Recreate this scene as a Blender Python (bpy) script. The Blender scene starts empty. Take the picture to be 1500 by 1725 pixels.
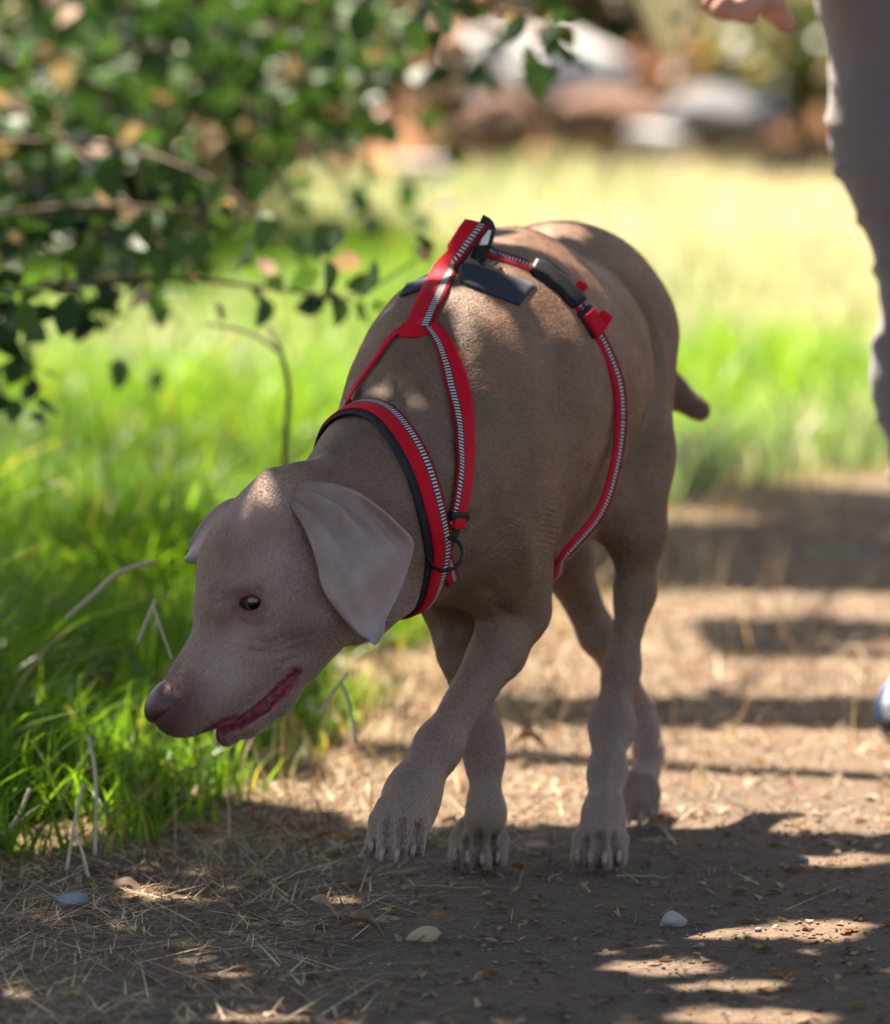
import bpy, bmesh, math, random
import numpy as np
from mathutils import Vector, Matrix, Quaternion
from mathutils.bvhtree import BVHTree

# ------------------------------------------------------------------ camera, light
SC = bpy.context.scene
COL = SC.collection
FPX = 9300.0                      # focal length in pixels of the 1500 px wide photograph
PITCH = math.radians(6.5)
CAM_D = 6.0
CAM_H = 1.0823
CAM_POS = np.array([0.0, -CAM_D, CAM_H])
FWD = np.array([0, math.cos(PITCH), -math.sin(PITCH)])
UPV = np.array([0, math.sin(PITCH), math.cos(PITCH)])

cd = bpy.data.cameras.new("camera")
cam = bpy.data.objects.new("camera", cd)
COL.objects.link(cam)
cam.location = CAM_POS
cam.rotation_euler = (math.pi / 2 - PITCH, 0, 0)
cd.sensor_width = 36.0
cd.sensor_fit = 'HORIZONTAL'
cd.lens = 36.0 * FPX / 1500.0
cd.clip_start = 0.1
cd.clip_end = 2000
cd.dof.use_dof = True
cd.dof.focus_distance = 5.78
cd.dof.aperture_fstop = 4.2
SC.camera = cam

SUN = np.array([-0.20, 0.44, 0.875]); SUN /= np.linalg.norm(SUN)
world = bpy.data.worlds.new("World"); SC.world = world; world.use_nodes = True
wn = world.node_tree
sky = wn.nodes.new('ShaderNodeTexSky'); sky.sky_type = 'NISHITA'; sky.sun_disc = False
sky.sun_elevation = math.asin(SUN[2]); sky.sun_rotation = math.atan2(SUN[0], SUN[1])
sky.air_density = 1.0; sky.dust_density = 2.5; sky.ozone_density = 0.3
bg = wn.nodes['Background']; bg.inputs[1].default_value = 0.062
wn.links.new(sky.outputs[0], bg.inputs[0])
sl = bpy.data.lights.new("sun", 'SUN'); sl.energy = 5.0; sl.angle = math.radians(0.53)
sl.color = (1.0, 0.88, 0.72)
so = bpy.data.objects.new("sun", sl); COL.objects.link(so)
so.rotation_euler = Vector(SUN).to_track_quat('Z', 'Y').to_euler()
SC.view_settings.view_transform = 'Standard'
SC.view_settings.look = 'None'
SC.view_settings.exposure = 2.4
SC.view_settings.gamma = 1.0
SC.view_settings.use_curve_mapping = False

# ------------------------------------------------------------------ helpers
rng = np.random.default_rng(7)

def P(px, py, y):
    """world point seen at photograph pixel (px, py) at world depth y"""
    r = FWD + np.array([1, 0, 0]) * (px - 750) / FPX + UPV * (862.5 - py) / FPX
    return CAM_POS + r * ((y + CAM_D) / r[1])

def G(px, py):
    """ground point (z = 0) under a photograph pixel"""
    r = FWD + np.array([1, 0, 0]) * (px - 750) / FPX + UPV * (862.5 - py) / FPX
    return CAM_POS + r * (-CAM_H / r[2])

def S(px, y):
    return px * (y + CAM_D) / FPX

def proj(p):
    d = np.asarray(p, float) - CAM_POS
    z = d @ FWD
    return 750 + FPX * d[..., 0] / z, 862.5 - FPX * (d @ UPV) / z

def nrm(v):
    v = np.asarray(v, float)
    return v / np.linalg.norm(v)

def tag(o, label=None, cat=None, group=None, kind=None):
    if label: o['label'] = label
    if cat: o['category'] = cat
    if group: o['group'] = group
    if kind: o['kind'] = kind
    return o

def link(o, parent=None):
    COL.objects.link(o)
    if parent is not None: o.parent = parent
    return o

def empty(name, loc=(0, 0, 0)):
    o = bpy.data.objects.new(name, None)
    o.empty_display_size = 0.05
    o.location = loc
    COL.objects.link(o)
    bpy.context.view_layer.update()
    return o

def mesh_data(name, v, f, mats=(), smooth=True):
    """v (N,3) array, f list of tuples or (M,k) array"""
    me = bpy.data.meshes.new(name)
    v = np.asarray(v, np.float32)
    if isinstance(f, np.ndarray):
        k = f.shape[1]
        me.vertices.add(len(v)); me.vertices.foreach_set('co', v.ravel())
        me.loops.add(f.size); me.loops.foreach_set('vertex_index', f.astype(np.int32).ravel())
        me.polygons.add(len(f))
        me.polygons.foreach_set('loop_start', np.arange(0, f.size, k, dtype=np.int32))
        me.polygons.foreach_set('loop_total', np.full(len(f), k, np.int32))
        me.update(calc_edges=True); me.validate()
    else:
        me.from_pydata([tuple(x) for x in v], [], f)
        me.update()
    for m in mats: me.materials.append(m)
    if smooth:
        me.polygons.foreach_set('use_smooth', np.ones(len(me.polygons), bool))
    return me

def mesh_obj(name, v, f, mats=(), parent=None, smooth=True):
    if not isinstance(mats, (list, tuple)): mats = (mats,)
    o = bpy.data.objects.new(name, mesh_data(name, v, f, mats, smooth))
    link(o, None)
    if parent is not None:
        o.parent = parent
        o.matrix_parent_inverse = parent.matrix_world.inverted()
    return o

def set_attr(me, name, vals):
    a = me.attributes.new(name, 'FLOAT', 'POINT')
    a.data.foreach_set('value', np.asarray(vals, np.float32))

# ---- materials
class NT:
    def __init__(self, name):
        self.m = bpy.data.materials.new(name); self.m.use_nodes = True
        self.t = self.m.node_tree
        self.b = self.t.nodes['Principled BSDF']; self.out = self.t.nodes['Material Output']
    def n(self, typ, **kw):
        nd = self.t.nodes.new(typ)
        for k, v in kw.items():
            if k.startswith('i_'):
                nd.inputs[k[2:].replace('_', ' ')].default_value = v
            else: setattr(nd, k, v)
        return nd
    def l(self, a, b): self.t.links.new(a, b)
    def noise(self, scale, detail=3, rough=.5, vec=None, dist=0):
        nd = self.n('ShaderNodeTexNoise'); nd.inputs['Scale'].default_value = scale
        nd.inputs['Detail'].default_value = detail; nd.inputs['Roughness'].default_value = rough
        nd.inputs['Distortion'].default_value = dist
        if vec is not None: self.l(vec, nd.inputs['Vector'])
        return nd.outputs[0]
    def ramp(self, fac, stops, interp='LINEAR'):
        nd = self.n('ShaderNodeValToRGB'); e = nd.color_ramp.elements
        nd.color_ramp.interpolation = interp
        while len(e) < len(stops): e.new(.5)
        for el, (p, c) in zip(e, stops):
            el.position = p; el.color = (*c, 1) if len(c) == 3 else c
        self.l(fac, nd.inputs[0]); return nd.outputs[0]
    def mix(self, fac, a, b, blend='MIX'):
        nd = self.n('ShaderNodeMix', data_type='RGBA', blend_type=blend)
        for i, v in ((0, fac), (6, a), (7, b)):
            if isinstance(v, (int, float)): nd.inputs[i].default_value = v
            elif isinstance(v, tuple): nd.inputs[i].default_value = (*v, 1)
            else: self.l(v, nd.inputs[i])
        return nd.outputs[2]
    def math(self, op, a, b=0.0, c=None, clamp=False):
        nd = self.n('ShaderNodeMath', operation=op, use_clamp=clamp)
        for i, v in enumerate((a, b, c)):
            if v is None: continue
            if isinstance(v, (int, float)): nd.inputs[i].default_value = v
            else: self.l(v, nd.inputs[i])
        return nd.outputs[0]
    def attr(self, name):
        return self.n('ShaderNodeAttribute', attribute_name=name).outputs['Fac']
    def pos(self):
        return self.n('ShaderNodeNewGeometry').outputs['Position']
    def objc(self):
        return self.n('ShaderNodeTexCoord').outputs['Object']
    def mapping(self, vec, scale=(1, 1, 1), rot=(0, 0, 0)):
        nd = self.n('ShaderNodeMapping'); nd.inputs['Scale'].default_value = scale
        nd.inputs['Rotation'].default_value = rot; self.l(vec, nd.inputs[0]); return nd.outputs[0]
    def bump(self, h, strength=.5, dist=.002, normal=None):
        nd = self.n('ShaderNodeBump'); nd.inputs['Strength'].default_value = strength
        nd.inputs['Distance'].default_value = dist; self.l(h, nd.inputs['Height'])
        if normal is not None: self.l(normal, nd.inputs['Normal'])
        return nd.outputs[0]
    def base(self, c, rough=.7, spec=.3, normal=None):
        if isinstance(c, tuple): self.b.inputs['Base Color'].default_value = (*c, 1)
        else: self.l(c, self.b.inputs['Base Color'])
        if isinstance(rough, (int, float)): self.b.inputs['Roughness'].default_value = rough
        else: self.l(rough, self.b.inputs['Roughness'])
        self.b.inputs['Specular IOR Level'].default_value = spec
        if normal is not None: self.l(normal, self.b.inputs['Normal'])
        return self
    def translucent(self, col, fac):
        tr = self.n('ShaderNodeBsdfTranslucent'); mx = self.n('ShaderNodeMixShader')
        if isinstance(col, tuple): tr.inputs[0].default_value = (*col, 1)
        else: self.l(col, tr.inputs[0])
        mx.inputs[0].default_value = fac
        self.l(self.b.outputs[0], mx.inputs[1]); self.l(tr.outputs[0], mx.inputs[2])
        self.l(mx.outputs[0], self.out.inputs[0]); return self

# ---- implicit surfaces: smooth unions of tapered capsules and ellipsoids, meshed with surface nets
def smin(a, b, k):
    h = np.maximum(k - np.abs(a - b), 0) / k
    return np.minimum(a, b) - h * h * (k * .25)

def smax(a, b, k):
    return -smin(-a, -b, k)

class RC:                         # tapered capsule
    def __init__(s, a, b, r1, r2, k=.02): s.a, s.b, s.r1, s.r2, s.k = np.asarray(a, float), np.asarray(b, float), r1, r2, k
    def box(s):
        return np.minimum(s.a - s.r1, s.b - s.r2), np.maximum(s.a + s.r1, s.b + s.r2)
    def ev(s, x, y, z):
        ba = s.b - s.a; l2 = ba @ ba
        px, py, pz = x - s.a[0], y - s.a[1], z - s.a[2]
        t = np.clip((px * ba[0] + py * ba[1] + pz * ba[2]) / max(l2, 1e-12), 0, 1)
        d = np.sqrt((px - t * ba[0]) ** 2 + (py - t * ba[1]) ** 2 + (pz - t * ba[2]) ** 2)
        return d - (s.r1 + (s.r2 - s.r1) * t)

class EL:                         # ellipsoid; axes given as rows of M
    def __init__(s, c, semi, M=None, k=.02):
        s.c, s.semi, s.M, s.k = np.asarray(c, float), np.asarray(semi, float), np.eye(3) if M is None else np.asarray(M, float), k
    def box(s):
        e = np.sqrt(((s.M * s.semi[:, None]) ** 2).sum(0)); return s.c - e, s.c + e
    def ev(s, x, y, z):
        px, py, pz = x - s.c[0], y - s.c[1], z - s.c[2]
        k0 = 0; k1 = 0
        for i in range(3):
            q = px * s.M[i, 0] + py * s.M[i, 1] + pz * s.M[i, 2]
            k0 = k0 + (q / s.semi[i]) ** 2; k1 = k1 + (q / s.semi[i] ** 2) ** 2
        k0 = np.sqrt(k0); k1 = np.sqrt(k1) + 1e-9
        return k0 * (k0 - 1) / k1

class Grid:
    def __init__(s, xs, ys, zs):
        s.ax = [np.asarray(a, np.float32) for a in (xs, ys, zs)]
        s.shape = tuple(len(a) for a in s.ax)
    def new(s): return np.full(s.shape, .5, np.float32)
    def sub(s, lo, hi, pad):
        return tuple(slice(max(0, int(np.searchsorted(a, l - pad)) - 1), min(len(a), int(np.searchsorted(a, h + pad)) + 1))
                     for a, l, h in zip(s.ax, lo, hi))
    def xyz(s, sl):
        return s.ax[0][sl[0]][:, None, None], s.ax[1][sl[1]][None, :, None], s.ax[2][sl[2]][None, None, :]
    def add(s, F, prims):
        for p in prims:
            lo, hi = p.box(); sl = s.sub(lo, hi, p.k + .012)
            d = p.ev(*s.xyz(sl)).astype(np.float32)
            F[sl] = smin(F[sl], d, p.k)
    def carve(s, F, prims):
        for p in prims:
            lo, hi = p.box(); sl = s.sub(lo, hi, p.k + .012)
            d = p.ev(*s.xyz(sl)).astype(np.float32)
            F[sl] = smax(F[sl], -d, p.k)
    def merge(s, F, T, prims, k):
        """limb = union of prims, blended with T, result united (hard) into F"""
        lo = np.min([p.box()[0] for p in prims], 0); hi = np.max([p.box()[1] for p in prims], 0)
        sl = s.sub(lo, hi, .07)
        A = np.full(tuple(q.stop - q.start for q in sl), .5, np.float32)
        g = Grid(*(a[q] for a, q in zip(s.ax, sl))); g.add(A, prims)
        F[sl] = np.minimum(F[sl], smin(T[sl], A, k))
    def nets(s, F):
        X, Y, Z = s.ax
        ins = F < 0
        c = [ins[i:F.shape[0] - 1 + i, j:F.shape[1] - 1 + j, k:F.shape[2] - 1 + k] for i in (0, 1) for j in (0, 1) for k in (0, 1)]
        al = c[0].copy(); an = c[0].copy()
        for q in c[1:]: al &= q; an |= q
        act = an & ~al
        I, J, K = np.nonzero(act)
        idx = np.full(act.shape, -1, np.int32); idx[I, J, K] = np.arange(len(I))
        corners = [(i, j, k) for i in (0, 1) for j in (0, 1) for k in (0, 1)]
        val = {q: F[I + q[0], J + q[1], K + q[2]] for q in corners}
        acc = np.zeros((len(I), 3)); cnt = np.zeros(len(I))
        for a in corners:
            for d in range(3):
                if a[d]: continue
                b = list(a); b[d] = 1; b = tuple(b)
                va, vb = val[a], val[b]
                m = (va < 0) != (vb < 0)
                t = np.where(m, va / np.where(m, va - vb, 1), 0)
                q = np.array(a, float)[None].repeat(len(I), 0); q[:, d] += t
                acc[m] += q[m]; cnt[m] += 1
        acc /= cnt[:, None]
        def lerp(A, i, t): return A[i] + (A[i + 1] - A[i]) * t
        v = np.stack([lerp(X, I, acc[:, 0]), lerp(Y, J, acc[:, 1]), lerp(Z, K, acc[:, 2])], 1)
        fs = []
        for d in range(3):
            n = [q - 1 for q in F.shape]
            sl0 = [slice(1, n[0]), slice(1, n[1]), slice(1, n[2])]; sl0[d] = slice(0, n[d])
            sl1 = list(sl0); sl1[d] = slice(1, n[d] + 1)
            A = ins[tuple(sl0)]; B = ins[tuple(sl1)]
            e = np.nonzero(A != B); off = [1, 1, 1]; off[d] = 0
            p = [e[i] + off[i] for i in range(3)]
            u, w = [i for i in range(3) if i != d]
            def cell(du, dw):
                q = [p[0].copy(), p[1].copy(), p[2].copy()]; q[u] -= du; q[w] -= dw
                return idx[q[0], q[1], q[2]]
            quad = np.stack([cell(0, 0), cell(1, 0), cell(1, 1), cell(0, 1)], 1)
            flip = A[e] if d != 1 else ~A[e]
            quad[~flip] = quad[~flip][:, ::-1]
            fs.append(quad)
        return v, np.concatenate(fs)

def relax(v, f, n=3, lam=.5):
    e = np.concatenate([f[:, [0, 1]], f[:, [1, 2]], f[:, [2, 3]], f[:, [3, 0]]])
    for it in range(n):
        acc = np.zeros_like(v); cnt = np.zeros(len(v))
        for d in range(3):
            acc[:, d] = np.bincount(e[:, 0], v[e[:, 1], d], len(v)) + np.bincount(e[:, 1], v[e[:, 0], d], len(v))
        cnt = np.bincount(e[:, 0], minlength=len(v)) + np.bincount(e[:, 1], minlength=len(v))
        v = v + (acc / np.maximum(cnt, 1)[:, None] - v) * lam * (1 if it % 2 == 0 else -1.02 if n > 3 else 1)
    return v

def span(lo, hi, h, flo, fhi, fh):
    return np.concatenate([np.arange(lo, flo, h), np.arange(flo, fhi, fh), np.arange(fhi, hi, h)])

def tube_mesh(pts, rad, n=8, cap=True):
    """swept tube along a polyline with a radius per point"""
    pts = np.asarray(pts, float); m = len(pts)
    rad = np.broadcast_to(np.asarray(rad, float), (m,))
    T = np.gradient(pts, axis=0); T /= np.linalg.norm(T, axis=1)[:, None] + 1e-12
    a = np.array([0, 0, 1.0]) if abs(T[0][2]) < .9 else np.array([1.0, 0, 0])
    N = nrm(np.cross(T[0], a)); vs = []
    for i in range(m):
        N = nrm(N - T[i] * (N @ T[i])); B = np.cross(T[i], N)
        for j in range(n):
            t = 2 * math.pi * j / n
            vs.append(pts[i] + rad[i] * (math.cos(t) * N + math.sin(t) * B))
    f = [(i * n + j, i * n + (j + 1) % n, (i + 1) * n + (j + 1) % n, (i + 1) * n + j) for i in range(m - 1) for j in range(n)]
    if cap:
        f.append(tuple(range(n))[::-1]); f.append(tuple(range((m - 1) * n, m * n)))
    return np.array(vs), f

def merge_meshes(parts):
    V = []; Fc = []; o = 0
    for v, f in parts:
        V.append(np.asarray(v)); Fc += [tuple(int(i) + o for i in q) for q in f]; o += len(v)
    return np.concatenate(V), Fc

def resample(pts, n, closed=False):
    pts = np.asarray(pts, float)
    if closed: pts = np.vstack([pts, pts[:1]])
    d = np.r_[0, np.cumsum(np.linalg.norm(np.diff(pts, axis=0), axis=1))]
    t = np.linspace(0, d[-1], n + 1 if closed else n)
    if closed: t = t[:-1]
    return np.stack([np.interp(t, d, pts[:, i]) for i in range(3)], 1)

def catmull(pts, n=8):
    pts = np.asarray(pts, float); q = np.vstack([2 * pts[0] - pts[1], pts, 2 * pts[-1] - pts[-2]]); out = []
    for i in range(1, len(q) - 2):
        for t in np.linspace(0, 1, n, endpoint=False):
            a, b, c, d = q[i - 1:i + 3]
            out.append(.5 * (2 * b + (c - a) * t + (2 * a - 5 * b + 4 * c - d) * t * t + (-a + 3 * b - 3 * c + d) * t ** 3))
    out.append(pts[-1]); return np.array(out)
# ------------------------------------------------------------------ ground
def vnoise2(x, y, s, seed):
    return lattice2(np.stack([x * s + seed * 13.7, y * s - seed * 7.1], 1))
def lattice2(q):
    i = np.floor(q); f = q - i; f = f * f * (3 - 2 * f); out = 0
    for a in (0, 1):
        for b in (0, 1):
            w = (f[:, 0] if a else 1 - f[:, 0]) * (f[:, 1] if b else 1 - f[:, 1])
            h = np.sin((i[:, 0] + a) * 127.1 + (i[:, 1] + b) * 311.7) * 43758.5453
            out = out + w * (h - np.floor(h))
    return out
# edge of the dirt path: grass lies on the far left side of this line (world x, y)
EDGE = np.array([(-1.6, -1.6), (-.95, -.75), (-.62, -.28), (-.47, .0), (-.30, .14), (-.20, .42), (-.12, .85), (.02, 1.5), (.15, 2.4), (.35, 3.1), (.75, 3.9), (1.6, 4.7), (3.5, 5.4), (9, 6.2)])
def edge_dist(x, y):
    """signed distance to the path edge, positive on the grass"""
    p = np.stack([x, y], 1); best = np.full(len(p), 1e9); sg = np.zeros(len(p))
    for a, b in zip(EDGE, EDGE[1:]):
        d = b - a; t = np.clip(((p - a) @ d) / (d @ d), 0, 1); q = p - a - t[:, None] * d; l = np.hypot(q[:, 0], q[:, 1])
        s_ = d[0] * q[:, 1] - d[1] * q[:, 0]; m = l < best; best[m] = l[m]; sg[m] = np.sign(s_[m])
    return best * sg
def ground_z(x, y):
    z = .010 * (vnoise2(x, y, 2.2, 1) - .5) + .006 * (vnoise2(x, y, 7, 2) - .5)
    far = np.clip((y - 3) / 6, 0, 1)
    z = z + far * .10 * (vnoise2(x, y, .35, 3) - .5)
    calm = np.exp(-((x - .04) ** 2 + (y - .1) ** 2) / .22)
    z = z * (1 - .85 * calm) + .012 * np.clip(edge_dist(x, y) / .3, -.3, 1)
    hill = np.clip((y - 13.5 - .4 * np.sin(x * .7)) / 4.5, 0, 4)
    return z + 1.05 * hill ** 1.25 + .12 * np.clip(hill, 0, 1) * (vnoise2(x, y, 1.3, 5) - .5)

n = NT('dirt path and field soil'); pos = n.pos()
n1 = n.noise(3.2, 4, .6, pos); n2 = n.noise(22, 4, .65, pos); n3 = n.noise(160, 3, .6, pos)
vor = n.n('ShaderNodeTexVoronoi'); vor.inputs['Scale'].default_value = 95; n.l(pos, vor.inputs['Vector'])
c = n.ramp(n2, [(.28, (.058, .042, .032)), (.55, (.115, .082, .058)), (.78, (.180, .130, .088))])
c = n.mix(n.ramp(n1, [(.40, (0, 0, 0)), (.66, (1, 1, 1))]), c, (.150, .098, .060))
c = n.mix(.5, c, n.ramp(n3, [(.3, (.045, .033, .026)), (.7, (.165, .120, .086))]))
c = n.mix(n.ramp(vor.outputs[0], [(.05, (.55, .55, .55)), (.16, (0, 0, 0))]), c, (.22, .175, .135))
straw = n.ramp(n.noise(60, 4, .7, n.mapping(pos, (1, .35, 1))), [(.3, (.07, .05, .025)), (.7, (.26, .19, .10))])
c = n.mix(n.attr('field'), c, straw)
c = n.mix(n.attr('bank'), c, n.ramp(n.noise(1.6, 4, .6, pos), [(.35, (.10, .045, .022)), (.7, (.33, .16, .075))]))
hgt = n.math('ADD', n.math('MULTIPLY', n3, .5), n.math('ADD', n.math('MULTIPLY', n2, 1.6), n.math('MULTIPLY', vor.outputs[0], -.5)))
n.base(c, .92, .12, n.bump(hgt, .95, .008)); M_GROUND = n.m
xs = np.unique(np.round(np.concatenate([np.linspace(-40, -3, 30), np.arange(-3, -.9, .06), np.arange(-.9, .95, .016), np.arange(.95, 3, .06), np.linspace(3, 40, 30)]), 4))
ys = np.unique(np.round(np.concatenate([np.linspace(-14, -1.6, 24), np.arange(-1.6, 2.2, .018), np.arange(2.2, 6, .05), np.arange(6, 20, .25), np.linspace(20, 70, 40)]), 4))
XX, YY = np.meshgrid(xs, ys, indexing='ij'); x, y = XX.ravel(), YY.ravel(); z = ground_z(x, y)
ng = len(ys); a = (np.arange(len(xs) - 1)[:, None] * ng + np.arange(ng - 1)[None]).ravel()
o = mesh_obj('ground', np.stack([x, y, z], 1), np.stack([a, a + ng, a + ng + 1, a + 1], 1), M_GROUND)
set_attr(o.data, 'field', np.clip(edge_dist(x, y) / .25 + .3, 0, 1)); set_attr(o.data, 'bank', np.clip((y - 13.2) / .8, 0, 1))
tag(o, 'bare dirt path bordered by a grassy field and brown bank', kind='structure')

# ------------------------------------------------------------------ the tree that shades the path (crown above the picture)
SXY = SUN[:2] / SUN[2]
def sun_px(pxs, y=None, z=0.0):
    """shadow-plane coordinates of points"""
    p = np.asarray(pxs); return p[:2] - SXY * p[2]
LIT = []           # ellipses of sun on the ground plane: (px, py, half width px, half height px)
for e in ((1190, 1562, 80, 9), (1370, 1556, 75, 16), (1420, 1440, 95, 8), (1120, 1622, 90, 9), (250, 1508, 45, 9), (1290, 1706, 120, 10),
          (1300, 1362, 260, 30), (1050, 1395, 60, 7), (150, 1405, 60, 8), (200, 1345, 40, 9), (70, 1430, 40, 7), (1240, 1655, 60, 6), (420, 1712, 50, 6)):
    g0 = G(e[0], e[1]); LIT.append((g0[0], g0[1], abs(G(e[0] + e[2], e[1])[0] - g0[0]), abs(G(e[0], e[1] - e[3])[1] - g0[1])))
# sun flecks that reach the dog's back, given where their rays would meet the ground
for q in ((.243, -.214, .020, .010), (.274, -.206, .020, .009), (.303, -.188, .018, .010), (.262, -.172, .022, .004), (.180, -.400, .020, .012), (.155, -.385, .012, .008), (.284, .02, .030, .020), (.13, -.325, .010, .012), (-.075, -.585, .004, .002)): LIT.append(q)
def want_shade(gx, gy):
    """probability that a ground-plane spot lies in leaf shade"""
    n1 = vnoise2(gx, gy, 2.4, 11); n2 = vnoise2(gx * .55, gy * 1.6, 3.4, 12)
    s = np.full(len(gx), 0.0)
    s = np.where(gy < .27 + .05 * np.sin(gx * 5 + 1), 1.0, s)                      # where the dog walks
    s = np.where((gx < -.12) & (gy < .62 - .5 * np.clip(gx + .6, 0, 1)), .9, s)
    band = (gy > .78) & (gy < .95) & (gx > -.1); s = np.where(band & (n2 > .45), .9, s)
    s = np.where((gy > 1.05) & (gy < 1.32) & (gx > .05) & (n1 > .48), .85, s)
    s = np.where((gy > 1.75) & (gy < 2.15) & (gx > .38) & (n2 > .38), .9, s)
    s = np.where((gy > 2.45) & (gy < 3.9) & (gx > .15) & (n2 > .25), .95, s)
    s = np.where((gx < -.15) & (gy > .6) & (gy < 1.35) & (n1 > .50), .8, s)
    s = np.where((gx < -.3) & (gy > 1.5) & (gy < 2.6) & (n2 > .6), .8, s)
    s = np.where((gy < -.1), np.where(n2 > .06, 1, .0), s)
    hole = np.zeros(len(gx), bool)
    for (a, b, rx, ry) in LIT: hole |= ((gx - a) / (rx + .020)) ** 2 + ((gy - b) / (ry + .018)) ** 2 < 1
    return np.where(hole, 0, s)
def leaf_shape(L, W, fold=.25, seg=4):
    """ovate leaf along +x, folded along the midrib, slightly arched; returns verts, quads"""
    vs, fs = [], []
    for i in range(seg + 1):
        t = i / seg; w = W * .5 * (math.sin(math.pi * min(1, t ** .75)) ** .8 if 0 < t < 1 else .02)
        zc = -.18 * L * t * t
        vs += [(t * L, -w, zc + w * fold), (t * L, 0, zc), (t * L, w, zc + w * fold)]
    for i in range(seg):
        a = i * 3; fs += [(a, a + 3, a + 4, a + 1), (a + 1, a + 4, a + 5, a + 2)]
    return np.array(vs), np.array(fs)
def rot_from(d, roll):
    """rows: leaf axis, side, normal"""
    d = d / (np.linalg.norm(d, axis=1)[:, None] + 1e-9); r = np.array([.13, .27, .95]) + np.zeros_like(d)
    s_ = np.cross(r, d); s_ /= np.linalg.norm(s_, axis=1)[:, None] + 1e-9; nn = np.cross(d, s_)
    c, q = np.cos(roll)[:, None], np.sin(roll)[:, None]
    return d, s_ * c + nn * q, nn * c - s_ * q
def scatter(base, faces, pos, ax, scale):
    d, s_, nn = ax; k = len(base)
    V = pos[:, None] + scale[:, None, None] * (base[None, :, 0:1] * d[:, None] + base[None, :, 1:2] * s_[:, None] + base[None, :, 2:3] * nn[:, None])
    Fc = (np.arange(len(pos)) * k)[:, None, None] + faces[None]
    return V.reshape(-1, 3), Fc.reshape(-1, faces.shape[1])

def leaf_material(name, lo, hi, trans=.4, tcol=None, rough=.42, dry=None, spec=.4):
    n = NT(name); r = n.attr('tint'); pos = n.pos()
    c = n.ramp(r, [(0, lo), (.75, hi), (1, dry or hi)])
    c = n.mix(.35, c, n.mix(1.0, c, n.ramp(n.noise(90, 3, .6, pos), [(.3, (.6, .6, .6)), (.7, (1.3, 1.3, 1.3))]), 'MULTIPLY'))
    n.base(c, rough, spec)
    n.translucent(n.mix(1.0, c, (*(tcol or (1.9, 2.1, .8)),), 'MULTIPLY'), trans); return n.m
M_CANOPY = leaf_material('canopy leaf', (.030, .055, .018), (.07, .11, .03), .25)
nb = NT('rough brown bark'); pb = nb.objc(); hb = nb.noise(14, 4, .7, nb.mapping(pb, (3, 3, .5)))
nb.base(nb.ramp(hb, [(.3, (.045, .032, .024)), (.7, (.17, .125, .09))]), .9, .15, nb.bump(hb, .9, .02)); M_BARK = nb.m

tree = empty('shade_tree', (-3.1, 3.4, 0)); tag(tree, 'broad leafy tree beside the path shading the dog', 'tree')
tv, tf = tube_mesh(catmull([(-3.1, 3.4, -.1), (-3.05, 3.35, .9), (-2.9, 3.2, 1.9), (-2.7, 3.05, 2.9)], 6), np.linspace(.24, .15, 19), 14)
mesh_obj('trunk', tv, tf, M_BARK, tree)
limbs = []
N0 = 42000
gx_ = rng.uniform(-1.5, 1.5, 95000); gy_ = rng.uniform(-1.7, 3.9, 95000)
keep = rng.random(95000) < want_shade(gx_, gy_)
gx_, gy_ = gx_[keep][:N0], gy_[keep][:N0]
# extra crown leaves added to block skylight from the right and camera side
ex = rng.uniform(1.25, 4.6, 14000); ey = rng.uniform(-4.0, 2.4, 14000); fx = rng.uniform(-1.2, 1.3, 7000); fy = rng.uniform(-4.2, -1.75, 7000)
gx_ = np.r_[gx_, ex, fx]; gy_ = np.r_[gy_, ey, fy]
hz = np.where((np.abs(gx_) < 1.3) & (gy_ > -1.7), rng.uniform(1.5, 3.3, len(gx_)), rng.uniform(2.3, 4.3, len(gx_)))
cpos = np.stack([gx_ + SXY[0] * hz, gy_ + SXY[1] * hz, hz], 1)
lv, lf = leaf_shape(1, .62)
dr = rng.normal(0, 1, (len(gx_), 3)); dr[:, 2] = dr[:, 2] * .35 - .25
v, f = scatter(lv - np.array([.5, 0, 0]), lf, cpos, rot_from(dr, rng.normal(0, .5, len(gx_))), rng.uniform(.040, .072, len(gx_)))
o = mesh_obj('foliage', v, f, M_CANOPY, tree); set_attr(o.data, 'tint', np.repeat(rng.random(len(gx_)), len(lv))); tag(o, kind='stuff')
for ax_, ay_, az_ in ((-1.6, 2.2, 3.6), (-.6, 1.0, 3.4), (-1.2, .2, 3.5), (-2.6, 1.5, 3.6), (-1.5, 3.6, 3.7), (.2, 2.3, 3.6), (-2.0, -.4, 3.3)):
    m_ = np.array([(-2.75 * .6 + ax_ * .4), (3.1 * .6 + ay_ * .4), 3.25])
    lvv, lff = tube_mesh(catmull([(-2.75, 3.08, 2.7), m_, (ax_, ay_, az_)], 8), np.linspace(.09, .02, 17), 8)
    mesh_obj('limb', lvv, lff, M_BARK, tree)

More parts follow.
